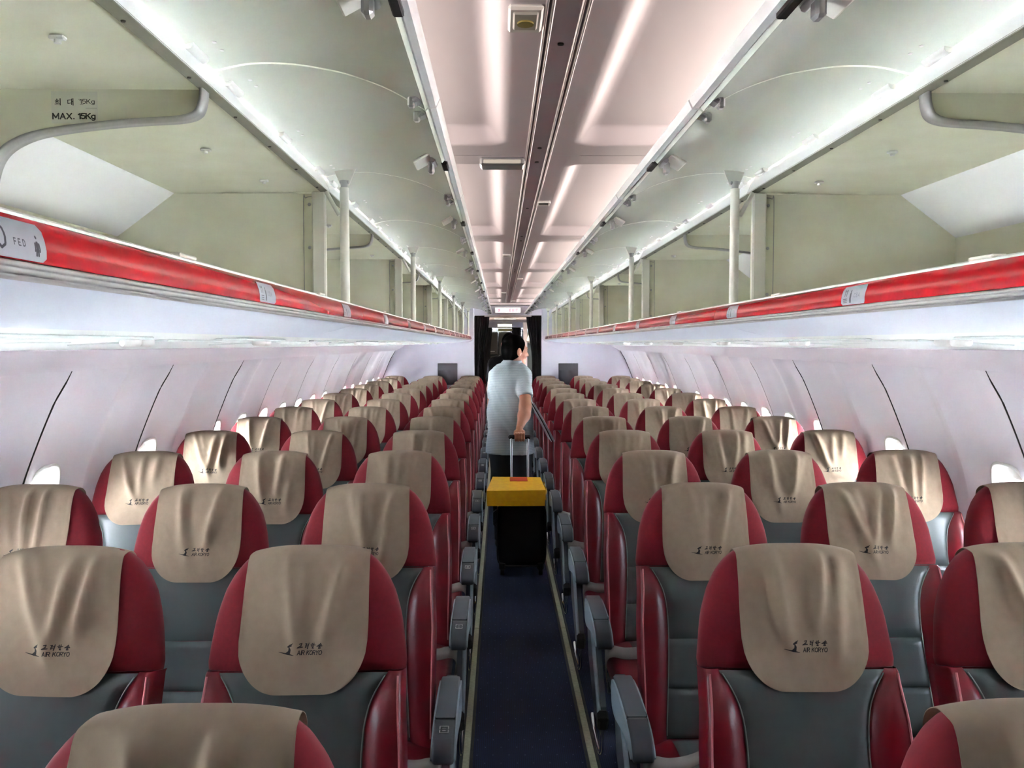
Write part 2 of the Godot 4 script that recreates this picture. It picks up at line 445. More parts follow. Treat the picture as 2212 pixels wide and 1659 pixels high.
func make_materials():
	var m: StandardMaterial3D
	m = mat("wall_panel", Color(0.915, 0.898, 0.928), 0.42)
	noise_normal(m, 0.03, 0.6, 6.0, 2)
	m = mat("ceiling_panel", Color(0.91, 0.875, 0.895), 0.5)
	mat("ceiling_rail", Color(0.80, 0.76, 0.76), 0.3, 0.3)
	mat("ceiling_channel", Color(0.80, 0.75, 0.78), 0.45)
	m = mat("bin_inside", Color.WHITE, 0.5)
	noise_albedo(m, Color(0.89, 0.89, 0.80), Color(0.93, 0.935, 0.865), 0.006, 1.3, 7, 5)
	m = mat("bin_door", Color(0.905, 0.93, 0.885), 0.17)
	mat("bin_white", Color(0.91, 0.915, 0.915), 0.4)
	m = mat("belly", Color(0.865, 0.895, 0.945), 0.45)
	m = mat("service", Color(0.90, 0.93, 0.92), 0.35)
	m = mat("red_rail", Color(0.67, 0.038, 0.085), 0.22)
	mat("trim_grey", Color(0.68, 0.68, 0.67), 0.32, 0.2)
	mat("white_plastic", Color(0.90, 0.90, 0.885), 0.35)
	mat("cream_metal", Color(0.90, 0.90, 0.86), 0.35)
	mat("aluminium", Color(0.74, 0.75, 0.76), 0.28, 0.85)
	mat("beam_metal", Color(0.56, 0.56, 0.50), 0.5)
	mat("trough", Color(0.74, 0.58, 0.40), 0.6)
	mat("chrome", Color(0.85, 0.86, 0.88), 0.12, 1.0)
	mat("steel_dark", Color(0.30, 0.29, 0.27), 0.35, 0.8)
	mat("black_rubber", Color(0.035, 0.035, 0.04), 0.6)
	m = mat("carpet", Color.WHITE, 0.95)
	m.albedo_texture = carpet_texture()
	m.uv1_triplanar = true
	m.uv1_world_triplanar = true
	m.uv1_scale = Vector3.ONE * 2.0
	m = mat("marker", Color.WHITE, 0.55)
	noise_albedo(m, Color(0.56, 0.57, 0.46), Color(0.68, 0.69, 0.57), 0.02, 4.0, 4)
	mat("marker_edge", Color(0.07, 0.07, 0.075), 0.6)
	# seats
	m = mat("red_fabric", Color.WHITE, 0.9)
	noise_albedo(m, Color(0.42, 0.01, 0.085), Color(0.48, 0.02, 0.105), 0.03, 5.0, 21, 4)
	m.rim_enabled = true
	m.rim = 0.12
	m.rim_tint = 1.0
	m = mat("red_leather", Color(0.44, 0.045, 0.10), 0.33)
	noise_normal(m, 0.06, 0.5, 7.0, 31, FastNoiseLite.TYPE_CELLULAR)
	m = mat("grey_leather", Color(0.30, 0.335, 0.33), 0.36)
	noise_normal(m, 0.06, 0.5, 7.0, 32, FastNoiseLite.TYPE_CELLULAR)
	mat("stitch", Color(0.80, 0.46, 0.48), 0.5)
	mat("stitch_grey", Color(0.55, 0.62, 0.60), 0.6)
	m = mat("headrest_cloth", Color.WHITE, 0.92)
	m.albedo_texture = cloth_texture()
	m.backlight_enabled = false
	mat("arm_grey", Color(0.315, 0.355, 0.38), 0.5)
	mat("arm_side", Color(0.55, 0.62, 0.66), 0.38)
	mat("frame_grey", Color(0.235, 0.265, 0.29), 0.45)
	mat("belt", Color(0.50, 0.485, 0.46), 0.8)
	# windows
	m = mat("pane", Color(0.95, 0.98, 1.0, 0.06), 0.03)
	m.transparency = BaseMaterial3D.TRANSPARENCY_ALPHA
	mat("blind", Color(0.72, 0.71, 0.68), 0.5)
	# lamps
	m = mat("tube_glow", Color(1.0, 0.93, 0.84), 0.5)
	m.emission_enabled = true
	m.emission = Color(1.0, 0.93, 0.82)
	m.emission_energy_multiplier = 0.12
	m = mat("panel_glow", Color(0.5, 0.5, 0.48), 0.4)
	m.emission_enabled = true
	m.emission = Color(1.0, 0.97, 0.9)
	m.emission_energy_multiplier = 0.03
	m = mat("exit_glow", Color(0.2, 0.2, 0.2), 0.4)
	var et := exit_texture()
	m.emission_enabled = true
	m.emission = Color(0, 0, 0)
	m.emission_texture = et
	m.emission_operator = BaseMaterial3D.EMISSION_OP_ADD
	m.emission_energy_multiplier = 0.028
	for k in 2:
		m = mat("sticker_%d" % k, Color.WHITE, 0.4)
		m.albedo_texture = label_texture(k)
	m = mat("weight_sticker", Color.WHITE, 0.45)
	m.albedo_texture = weight_texture()
	# bulkhead, curtain, luggage, people
	m = mat("bulkhead", Color(0.85, 0.845, 0.89), 0.5)
	m = mat("curtain", Color(0.15, 0.155, 0.16), 0.9)
	mat("pocket", Color(0.34, 0.34, 0.36), 0.55)
	m = mat("galley", Color(0.23, 0.235, 0.22), 0.5)

const EXPOSE := 44.0
const COVE := 0.012           # each cove tube
const SKY := 0.85            # bright hazy sky outside
const SUN := 9.0           # high sun on the concrete apron

func _ready():
	var cam := Camera3D.new()
	cam.name = "camera"
	add_child(cam)
	cam.position = Vector3(CAM_X, CAM_Y, 0)
	cam.rotation = Vector3(-atan(86.5 / 1790.0), -atan(26.0 / 1790.0), 0)
	cam.fov = rad_to_deg(2.0 * atan(829.5 / 1790.0))
	cam.near = 0.05
	cam.current = true
	var env := Environment.new()
	env.tonemap_mode = Environment.TONE_MAPPER_LINEAR
	env.tonemap_exposure = EXPOSE
	env.background_mode = Environment.BG_SKY
	var sky := Sky.new()
	var sm := ProceduralSkyMaterial.new()
	sm.sky_top_color = Color(0.84, 0.92, 1.0)
	sm.sky_horizon_color = Color(0.90, 0.95, 1.0)
	sm.ground_bottom_color = Color(0.86, 0.86, 0.85)
	sm.ground_horizon_color = Color(0.93, 0.94, 0.95)
	sm.sky_energy_multiplier = SKY
	sm.ground_energy_multiplier = SKY
	sky.sky_material = sm
	env.sky = sky
	env.sdfgi_enabled = true
	env.ssao_enabled = true
	env.ssil_enabled = true
	var we := WorldEnvironment.new()
	we.environment = env
	add_child(we)
	var sun := DirectionalLight3D.new()
	sun.name = "sun"
	sun.light_energy = SUN
	sun.light_color = Color(0.97, 0.985, 1.0)
	sun.light_angular_distance = 2.0
	sun.shadow_enabled = true
	add_child(sun)
	sun.rotation_degrees = Vector3(-83, 8, 0)
	rng.seed = 77
	make_materials()
	cove_lamps()
	apron()
	shell()
	sidewalls()
	ceiling()
	bulkhead()
	forward_cabin()
	for k in range(-1, 6):
		for sx in [-1, 1]: bin(sx, k)
	service_units()
	ceiling_fixtures()
	seats()
	luggage()
	people()

# ---------------------------------------------------------------- seats
const RC := 0.966
const RS := 0.259
func B(x: float, t: float, n: float) -> Vector3:      # point on the reclined back: across, down the back, out of it
	return Vector3(x, 1.155 - RC * t + RS * n, RS * t + RC * n)

const HEAD := [[0.0, 0.088, 0.004], [0.003, 0.105, 0.02], [0.012, 0.122, 0.033], [0.028, 0.142, 0.043], [0.055, 0.163, 0.049], [0.09, 0.181, 0.052], [0.14, 0.196, 0.053], [0.2, 0.205, 0.052], [0.245, 0.21, 0.049], [0.252, 0.208, 0.046]]
const XI := [[0.25, 0.178], [0.262, 0.168], [0.285, 0.153], [0.32, 0.137], [0.36, 0.128], [0.42, 0.124], [0.5, 0.126], [0.6, 0.132], [0.75, 0.142]]

func ring_at(t: float, w: float, d: float, p: float, n: int, wob := 0.0) -> PackedVector3Array:
	var r := PackedVector3Array()
	for j in n:
		var a := TAU * j / n
		var c := cos(a)
		var s := sin(a)
		var x := signf(c) * pow(absf(c), 2.0 / p) * w
		var y := signf(s) * pow(absf(s), 2.0 / p) * d
		if wob > 0.0: y += wob * sin(x * 31.0 + t * 17.0) * sin(t * 40.0 + x * 9.0)
		r.append(B(x, t, y))
	return r

func headrest_mesh() -> ArrayMesh:
	var mb := MB.new()
	mb.smooth()
	var rows := []
	for i in 26:
		var f := float(i) / 25
		var t := 0.252 * pow(f, 1.6)
		var w: float
		var d: float
		var wt := []
		var dt := []
		for h in HEAD: wt.append([h[0], h[1]]); dt.append([h[0], h[2]])
		w = table(wt, t); d = table(dt, t)
		rows.append(ring_at(t, w, d, 3.0, 56, 0.0015))
	mb.grid(rows, true)
	mb.fan(rows[0]); mb.fan(rows[-1])
	return mb.commit()

func back_shell_mesh() -> ArrayMesh:
	var mb := MB.new()
	mb.smooth()
	var rows := []
	for i in 14:
		var t := lerpf(0.253, 0.77, i / 13.0)
		rows.append(ring_at(t, 0.205 + 0.007 * smoothstep(0.25, 0.5, t), 0.036, 4.0, 40))
	mb.grid(rows, true)
	mb.fan(rows[0]); mb.fan(rows[-1])
	return mb.commit()

func back_panel_mesh(t0: float, t1: float) -> ArrayMesh:
	var mb := MB.new()
	mb.smooth()
	var rows := []
	for i in 15:
		var f := i / 14.0
		var t := lerpf(t0, t1, f)
		var w := table(XI, t) + 0.006
		var r := PackedVector3Array()
		for j in 21:
			var u := lerpf(-1, 1, j / 20.0)
			var e := pow(1.0 - pow(absf(u), 10.0), 0.5) * pow(1.0 - pow(absf(f * 2 - 1), 14.0), 0.5)
			r.append(B(u * w, t, 0.0385 + 0.0145 * e - 0.004 * (1.0 - u * u) * smoothstep(0.3, 0.5, t)))
		rows.append(r)
	mb.grid(rows)
	return mb.commit()

func bolster_n(t: float) -> float:
	return 0.020 * smoothstep(0.245, 0.36, t) + 0.012

func bolster_mesh(s: float) -> ArrayMesh:
	var mb := MB.new()
	mb.smooth()
	var rows := []
	for i in 33:
		var t := lerpf(0.2535, 0.765, pow(i / 32.0, 1.3))
		var xi := table(XI, t)
		var xo := 0.207 + 0.009 * smoothstep(0.25, 0.45, t)
		var h := bolster_n(t) * (0.4 if i == 0 else 1.0)
		var r := PackedVector3Array()
		var xf := xo - 0.014
		var ne := 0.037 + h
		for j in 11:
			var q := j / 10.0
			r.append(B(s * lerpf(xi, xf, q), t, 0.037 + h * (1.0 - pow(1.0 - q, 2.6)) + 0.004 * sin(PI * q) * smoothstep(0.26, 0.34, t)))
		for q in [[0.005, -0.002], [0.009, -0.007], [0.0115, -0.02], [0.013, -0.045], [0.0125, -0.075]]:
			r.append(B(s * (xf + q[0]), t, ne + q[1]))
		rows.append(r)
	mb.grid(rows)
	return mb.commit()

func piping_mesh(s: float, inner: bool) -> ArrayMesh:
	var mb := MB.new()
	var p := PackedVector3Array()
	for i in 33:
		var t := lerpf(0.262, 0.74, i / 32.0)
		var xi := table(XI, t)
		var xo := 0.207 + 0.009 * smoothstep(0.25, 0.45, t)
		if inner: p.append(B(s * (xi + 0.001), t, 0.0465))
		else:
			p.append(B(s * (xo - 0.0105), t, 0.037 + bolster_n(t) + 0.0016))
	mb.tube(p, 0.0024 if not inner else 0.0014, 6)
	return mb.commit()

# tan headrest cloth, folded over the top of the headrest
func cloth_mesh(variant: int) -> ArrayMesh:
	var r := RandomNumberGenerator.new()
	r.seed = 100 + variant * 7
	var path := curve_pts(v3([[0, 0.075, -0.057], [0, 0.04, -0.055], [0, 0.012, -0.043], [0, -0.003, -0.018], [0, -0.0045, 0.008], [0, 0.003, 0.03], [0, 0.018, 0.044], [0, 0.04, 0.0525], [0, 0.07, 0.057], [0, 0.11, 0.0595], [0, 0.15, 0.0605], [0, 0.19, 0.0605], [0, 0.22, 0.0605], [0, 0.25, 0.061], [0, 0.275, 0.061], [0, 0.297, 0.061]]), 120)
	var acc := PackedFloat32Array([0.0])
	for i in path.size() - 1: acc.append(acc[-1] + path[i].distance_to(path[i + 1]))
	var total := acc[-1]
	var front := 0.0
	for i in path.size():
		if path[i].y < 0.0 and path[i].z > 0.0: front = acc[i]
	var hw := 0.1285
	var tilt := r.randf_range(-0.035, 0.035)
	var shift := r.randf_range(-0.006, 0.006)
	var folds := []
	var nf := r.randi_range(4, 7)
	for i in nf:
		var x0 := r.randf_range(-0.1, 0.1)
		folds.append([x0, -x0 * r.randf_range(2.5, 7.5) + r.randf_range(-0.15, 0.15), r.randf_range(0.008, 0.016), r.randf_range(0.005, 0.013), r.randf_range(0.09, 0.22), r.randf_range(0.0, 0.02)])
	var noise := FastNoiseLite.new()
	noise.seed = variant + 40
	noise.frequency = 9.0
	var nu := 44
	var nv := 64
	var rows := []
	var back := []
	var uvs := []
	for i in nv + 1:
		var v := float(i) / nv
		var row := PackedVector3Array()
		var rowb := PackedVector3Array()
		var ruv := PackedVector2Array()
		for j in nu + 1:
			var u := lerpf(-1, 1, float(j) / nu)
			u = signf(u) * (1.0 - pow(1.0 - absf(u), 1.25))
			var cut := 0.0
			if absf(u) > 0.35: cut = 0.105 * (1.0 - sqrt(maxf(0.0, 1.0 - pow((absf(u) - 0.35) / 0.65, 2.0))))
			var s := v * (total - cut)
			var k := 0
			var lo := 0
			var hi := acc.size() - 1
			while hi - lo > 1:
				k = (lo + hi) / 2
				if acc[k] <= s: lo = k
				else: hi = k
			var p := path[lo].lerp(path[hi], clampf((s - acc[lo]) / maxf(acc[hi] - acc[lo], 1e-6), 0, 1))
			var tn := path[mini(hi + 1, path.size() - 1)] - path[maxi(lo - 1, 0)]
			var nrm := Vector2(-tn.z, tn.y).normalized()            # (t, n) outward
			if nrm.y < 0.0 and p.z > 0.02: nrm = -nrm
			var sf := s - front
			var w := hw * (1.0 + 0.035 * smoothstep(0.0, 0.2, sf) - 0.05 * smoothstep(0.03, -0.06, sf))
			var x := u * w
			var curl := u * u
			var tt := p.y + 0.014 * pow(absf(u), 3.0) * smoothstep(0.06, -0.01, sf) * smoothstep(-0.12, 0.0, sf)
			var nn := p.z - 0.011 * curl * smoothstep(-0.01, 0.06, sf) * (1.0 - 0.85 * smoothstep(0.16, 0.26, sf))
			var dsp := 0.0018
			for f in folds:
				var xf: float = f[0] + f[1] * maxf(0.0, sf) * 0.5
				var env: float = smoothstep(f[5], f[5] + 0.05, sf) * (1.0 - smoothstep(f[4], f[4] + 0.09, sf))
				dsp += f[3] * env * exp(-pow((x - xf) / f[2], 2.0))
			dsp += 0.0022 * (noise.get_noise_2d(x * 1.6, sf * 0.7) + 0.6) * smoothstep(-0.01, 0.05, sf)
			if absf(u) > 0.93: dsp += 0.0008
			if sf > 0.0:
				nn += dsp
			else:
				tt -= dsp * 0.4
			var xx := x + shift + tilt * (tt - 0.1)
			var ty := tt + tilt * x * smoothstep(0.02, 0.12, sf)
			row.append(B(xx, ty, nn))
			var off := Vector2(0, -0.0016) if sf > 0.02 else Vector2(0.0012, 0.0)
			rowb.append(B(xx, ty + off.x, nn + off.y))
			ruv.append(Vector2(u * 0.5 + 0.5, clampf(sf / 0.3, 0.0, 1.0)))
		rows.append(row); back.append(rowb); uvs.append(ruv)
	var mb := MB.new(true)
	mb.smooth()
	mb.grid(rows, false, uvs)
	mb.smooth()
	mb.grid(back, false, uvs)
	# hem all round
	var rim_a := PackedVector3Array()
	var rim_b := PackedVector3Array()
	for j in nu + 1: rim_a.append(rows[0][j]); rim_b.append(back[0][j])
	for i in range(1, nv + 1): rim_a.append(rows[i][nu]); rim_b.append(back[i][nu])
	for j in range(nu - 1, -1, -1): rim_a.append(rows[nv][j]); rim_b.append(back[nv][j])
	for i in range(nv - 1, -1, -1): rim_a.append(rows[i][0]); rim_b.append(back[i][0])
	var zero := PackedVector2Array()
	for p in rim_a: zero.append(Vector2(0.05, 0.05))
	mb.smooth()
	mb.grid([rim_a, rim_b], false, [zero, zero])
	return mb.commit()

func cushion_mesh() -> ArrayMesh:
	var mb := MB.new()
	mb.smooth()
	var rows := []
	for i in 18:
		var f := i / 17.0
		var z := lerpf(0.2, 0.66, f)
		var e := pow(maxf(0.0, 1.0 - pow(absf(f * 2 - 1), 8.0)), 0.35)
		var r := PackedVector3Array()
		for j in 40:
			var a := TAU * j / 40
			var c := cos(a)
			var s := sin(a)
			r.append(Vector3(signf(c) * pow(absf(c), 0.45) * 0.226 * lerpf(0.86, 1.0, e), 0.385 + signf(s) * pow(absf(s), 0.5) * 0.062 * e + 0.012 * f, z))
		rows.append(r)
	mb.grid(rows, true)
	mb.fan(rows[0]); mb.fan(rows[-1])
	return mb.commit()

func cushion_top_mesh() -> ArrayMesh:
	var mb := MB.new()
	mb.smooth()
	var rows := []
	for i in 13:
		var f := i / 12.0
		var r := PackedVector3Array()
		for j in 15:
			var u := lerpf(-1, 1, j / 14.0)
			var e := pow(1.0 - pow(absf(u), 10.0), 0.5) * pow(1.0 - pow(absf(f * 2 - 1), 10.0), 0.5)
			r.append(Vector3(u * 0.14, 0.438 + 0.018 * e + 0.012 * f, lerpf(0.24, 0.6, f)))
		rows.append(r)
	mb.grid(rows)
	return mb.commit()

# armrest pad seen from the side: z forward, y up
func arm_rest(parent: Node, x: float, out: float):
	if not S.has("arm_pad"):
		var mb := MB.new()
		var prof := curve_pts(v3([[0.13, 0.562, 0], [0.125, 0.592, 0], [0.15, 0.604, 0], [0.24, 0.606, 0], [0.33, 0.604, 0], [0.415, 0.597, 0], [0.42, 0.594, 0], [0.42, 0.57, 0], [0.4, 0.545, 0], [0.3, 0.553, 0], [0.2, 0.55, 0], [0.13, 0.562, 0]]), 44)
		var poly := PackedVector2Array()
		for i in prof.size() - 1: poly.append(Vector2(prof[i].x, prof[i].y))
		mb.soft_prism(poly, Vector3(-0.028, 0, 0), Vector3(0, 0, 1), Vector3(0, 1, 0), Vector3(0.056, 0, 0), 0.005)
		S["arm_pad"] = mb.commit()
		mb = MB.new()
		prof = curve_pts(v3([[0.423, 0.5945, 0], [0.47, 0.586, 0], [0.51, 0.572, 0], [0.536, 0.551, 0], [0.542, 0.53, 0], [0.532, 0.519, 0], [0.512, 0.522, 0], [0.48, 0.534, 0], [0.45, 0.542, 0], [0.423, 0.547, 0]]), 30)
		poly = PackedVector2Array()
		for q in prof: poly.append(Vector2(q.x, q.y))
		mb.soft_prism(poly, Vector3(-0.0285, 0, 0), Vector3(0, 0, 1), Vector3(0, 1, 0), Vector3(0.057, 0, 0), 0.007)
		S["arm_cap"] = mb.commit()
		mb = MB.new()
		prof = curve_pts(v3([[0.12, 0.545, 0], [0.13, 0.586, 0], [0.2, 0.598, 0], [0.3, 0.597, 0], [0.42, 0.586, 0], [0.49, 0.568, 0], [0.53, 0.54, 0], [0.524, 0.526, 0], [0.48, 0.532, 0], [0.4, 0.535, 0], [0.3, 0.518, 0], [0.2, 0.5, 0], [0.14, 0.51, 0], [0.12, 0.545, 0]]), 60)
		poly = PackedVector2Array()
		for i in prof.size() - 1: poly.append(Vector2(prof[i].x, prof[i].y))
		mb.prism(poly, Vector3(-0.004, 0, 0), Vector3(0, 0, 1), Vector3(0, 1, 0), Vector3(0.008, 0, 0), true)
		S["arm_side"] = mb.commit()
		mb = MB.new()
		for q in [[0, 0.012, 0.018, 0.0022], [0, -0.012, 0.018, 0.0022]]: mb.box(Vector3(q[0], 0.0015, q[1]), Vector3(q[2], 0.0022, q[3]), 0.0006)
		for q in [-0.009, 0.009]:
			mb.box(Vector3(q, 0.0015, 0.007), Vector3(0.0022, 0.0022, 0.011), 0.0006)
			mb.box(Vector3(q, 0.0015, -0.007), Vector3(0.0022, 0.0022, 0.011), 0.0006)
		mb.box(Vector3(0, 0.0015, 0.004), Vector3(0.009, 0.0022, 0.002), 0.0005)
		mb.box(Vector3(0, 0.0015, -0.004), Vector3(0.009, 0.0022, 0.002), 0.0005)
		S["arm_mark"] = mb.commit()
	var pad := node_of(S.arm_pad, M.arm_grey, "armrest", parent)
	pad.position = Vector3(x, -0.012, 0.0)
	pad.scale = Vector3(1, 1, 0.94)
	var cap := node_of(S.arm_cap, M.frame_grey, "end_cap", pad)
	cap.position = Vector3.ZERO
	for k in [-1, 1]:
		var sd := node_of(S.arm_side, M.arm_side, "side_plate", pad)
		sd.position = Vector3(k * 0.029, 0, 0)
	if out != 0.0:
		var mk := node_of(S.arm_mark, M.aluminium, "ashtray_mark", pad)
		mk.position = Vector3(0, 0.5845, 0.472)
		mk.rotation.x = 0.25
		mk.scale = Vector3(1.25, 1, 1.1)

func seat_parts(root: Node3D, side: int, col: int, variant: int, full := true):
	# side -1 left / 1 right of the aisle; col 0 aisle, 1 middle, 2 window
	if not S.has("head"):
		S["head"] = headrest_mesh()
		S["shell"] = back_shell_mesh()
		S["p0"] = back_panel_mesh(0.256, 0.468)
		S["p1"] = back_panel_mesh(0.4675, 0.6105)
		S["p2"] = back_panel_mesh(0.6095, 0.75)
		for s in [-1, 1]:
			S["bol%d" % s] = bolster_mesh(s)
			S["pipe%d" % s] = piping_mesh(s, false)
			S["pipei%d" % s] = piping_mesh(s, true)
		S["cushion"] = cushion_mesh()
		S["ctop"] = cushion_top_mesh()
		var mb := MB.new()
		mb.box(Vector3(0, 0.305, 0.43), Vector3(0.43, 0.035, 0.4), 0.008)
		for z in [0.3, 0.56]: mb.tube(v3([[-0.22, 0.285, z], [0.22, 0.285, z]]), 0.022, 12)
		S["pan"] = mb.commit()
		mb = MB.new()
		mb.prism(v2([[0.28, 0.285], [0.32, 0.285], [0.24, 0.02], [0.19, 0.02]]), Vector3(-0.015, 0, 0), Vector3(0, 0, 1), Vector3(0, 1, 0), Vector3(0.03, 0, 0))
		mb.prism(v2([[0.54, 0.285], [0.58, 0.285], [0.6, 0.02], [0.56, 0.02]]), Vector3(-0.015, 0, 0), Vector3(0, 0, 1), Vector3(0, 1, 0), Vector3(0.03, 0, 0))
		mb.box(Vector3(0, 0.012, 0.4), Vector3(0.035, 0.024, 0.46), 0.004)
		S["leg"] = mb.commit()
		mb = MB.new()
		var poly := v2([[0.07, 0.57], [0.15, 0.572], [0.2, 0.5], [0.44, 0.27], [0.455, 0.235], [0.43, 0.205], [0.34, 0.2], [0.12, 0.34], [0.07, 0.45]])
		mb.prism(poly, Vector3(-0.016, 0, 0), Vector3(0, 0, 1), Vector3(0, 1, 0), Vector3(0.032, 0, 0))
		S["shroud"] = mb.commit()
		mb = MB.new()
		var edge := PackedVector3Array()
		for q in [[0.15, 0.574], [0.2, 0.502], [0.44, 0.272], [0.457, 0.235]]: edge.append(Vector3(0, q[1], q[0]))
		mb.tube(edge, 0.0075, 8)
		S["shroud_edge"] = mb.commit()
		mb = MB.new()
		mb.box(Vector3(0, 0.228, 0.452), Vector3(0.04, 0.062, 0.05), 0.008, Basis(Vector3.RIGHT, 0.5))
		S["foot_cap"] = mb.commit()
		mb = MB.new()
		mb.tube(curve_pts(v3([[0, 0.2, 0.43], [0, 0.13, 0.435], [0, 0.085, 0.41], [0, 0.07, 0.34], [0, 0.07, 0.2], [0, 0.1, 0.12]]), 24), 0.0085, 10)
		S["bar"] = mb.commit()
		for s in [-1, 1]:
			mb = MB.new()
			mb.ribbon(curve_pts(v3([[s * 0.243, 0.38, 0.44], [s * 0.25, 0.45, 0.47], [s * 0.247, 0.486, 0.485], [s * 0.225, 0.495, 0.485], [s * 0.18, 0.479, 0.465], [s * 0.12, 0.469, 0.43], [s * 0.06, 0.469, 0.39]]), 30), Vector3(0, 0.8, -0.6), 0.021, 0.003)
			S["belt%d" % s] = mb.commit()
	if not S.has("cloth%d" % variant): S["cloth%d" % variant] = cloth_mesh(variant)
	node_of(S.head, M.red_fabric, "headrest", root)
	node_of(S.shell, M.red_leather, "backrest_shell", root)
	for k in 3: node_of(S["p%d" % k], M.grey_leather, "back_panel", root)
	for s in [-1, 1]:
		var bo := node_of(S["bol%d" % s], M.red_leather, "side_bolster", root)
		node_of(S["pipe%d" % s], M.stitch, "stitched_seam", bo)
		node_of(S["pipei%d" % s], M.stitch_grey, "stitched_seam", bo)
	var cl := node_of(S["cloth%d" % variant], M.headrest_cloth, "headrest_cloth", root)
	cl.set_meta("label", "tan headrest cloth printed with a bird emblem and lettering")
	var cu := node_of(S.cushion, M.red_leather, "seat_cushion", root)
	node_of(S.ctop, M.grey_leather, "cushion_insert", cu)
	var fr := node_of(S.pan, M.frame_grey, "seat_frame", root)
	var lg := node_of(S.leg, M.frame_grey, "leg", fr)
	lg.position.x = 0.12 * side
	var ax := -side * 0.2585
	arm_rest(root, ax, 1.0 if col == 0 and side < 0 else 0.0)
	if col == 2: arm_rest(root, side * 0.228, 0.0)
	if col == 0:
		var sh := node_of(S.shroud, M.frame_grey, "side_panel", root)
		sh.position.x = ax
		var se := node_of(S.shroud_edge, M.arm_side, "edge_trim", sh)
		se.position.x = -side * 0.013
		node_of(S.foot_cap, M.black_rubber, "foot_cap", sh)
		var br := node_of(S.bar, M.chrome, "baggage_bar", root)
		br.position.x = ax
	node_of(S["belt%d" % -side], M.belt, "seat_belt", root)

const ORD := ["nearest the camera", "second from the camera", "third from the camera", "fourth from the camera", "fifth from the camera", "sixth from the camera", "seventh from the camera", "eighth from the camera", "ninth from the camera", "tenth from the camera", "eleventh from the camera", "twelfth from the camera", "thirteenth from the camera", "last, against the bulkhead"]
func seats():
	var cols := [0.52, 1.036, 1.556]
	var cn := ["aisle", "middle", "window"]
	for k in 14:
		var z := 1.802 + 0.805 * (k - 1)
		for side in [-1, 1]:
			for c in 3:
				var lab := "red and grey airliner seat, tan headrest cloth, %s %s seat, row %s" % ["left" if side < 0 else "right", cn[c], ORD[k]]
				var o := thing("airliner_seat", lab, "seat", Vector3(side * cols[c] + (0.035 if k == 0 else 0.0), 0, -z), "passenger seats in rows")
				seat_parts(o, side, c, (k * 5 + c * 3 + (side + 1) * 2) % 9)

# ---------------------------------------------------------------- cabin shell
const WALL := [[0.0, 1.77], [0.15, 1.80], [0.4, 1.84], [0.7, 1.85], [0.95, 1.825], [1.108, 1.788], [1.246, 1.736], [1.395, 1.672], [1.53, 1.598]]
const WZ := [0.65, 1.15, 1.65, 2.15, 3.05, 3.93, 4.86, 5.36, 5.86, 6.36, 6.87, 7.38, 7.88, 8.88, 9.36, 9.86, 10.36, 10.86, 11.33]
const JOINT := [-1.5, -0.1, 0.9, 1.9, 2.85, 3.73, 4.75, 5.61, 6.61, 7.63, 8.63, 9.61, 10.61, 11.6]
const WCY := 0.98
const WHY := 0.165
const WHZ := 0.11

func wall_point(sx: float, z: float, y: float, za: float, zb: float) -> Vector3:
	var e := absf(z - (za + zb) * 0.5) / ((zb - za) * 0.5)
	var inward := 0.034 * smoothstep(0.35, 1.0, e)
	return Vector3(sx * (table(WALL, y) - inward), y, -z)

func hole_dir(a: float) -> Vector2:      # rounded window outline, unit angle -> (z, y) offset
	var c := cos(a)
	var s := sin(a)
	var p := 3.4
	var r := pow(pow(absf(c) / WHZ, p) + pow(absf(s) / WHY, p), -1.0 / p)
	return Vector2(c * r, s * r)

func wall_bay(mb: MB, sx: float, za: float, zb: float, wz):
	var ys := 0.7
	var ye := 1.27
	mb.smooth()
	if wz == null:
		ys = 0.7; ye = 0.7
	for reg in [[0.0, ys, 10], [ye, 1.53, 12 if wz != null else 30]]:
		var rows := []
		for i in reg[2] + 1:
			var y: float = lerpf(reg[0], reg[1], float(i) / reg[2])
			var r := PackedVector3Array()
			for j in 17: r.append(wall_point(sx, za + (zb - za) * j / 16.0, y, za, zb))
			rows.append(r)
		mb.grid(rows)
	if wz == null: return
	var outer := PackedVector2Array()
	for i in 16: outer.append(Vector2(za + (zb - za) * i / 16.0, ys))
	for i in 16: outer.append(Vector2(zb, lerpf(ys, ye, i / 16.0)))
	for i in 16: outer.append(Vector2(za + (zb - za) * (16 - i) / 16.0, ye))
	for i in 16: outer.append(Vector2(za, lerpf(ye, ys, i / 16.0)))
	outer.reverse()
	var rows := []
	for k in 9:
		var f := k / 8.0
		var r := PackedVector3Array()
		for q in outer:
			var d := q - Vector2(wz, WCY)
			var h := hole_dir(atan2(d.y, d.x))
			var p := Vector2(wz, WCY) + h.lerp(d, f)
			if k == 8: p = q
			r.append(wall_point(sx, p.x, p.y, za, zb))
		rows.append(r)
	mb.grid(rows, true)

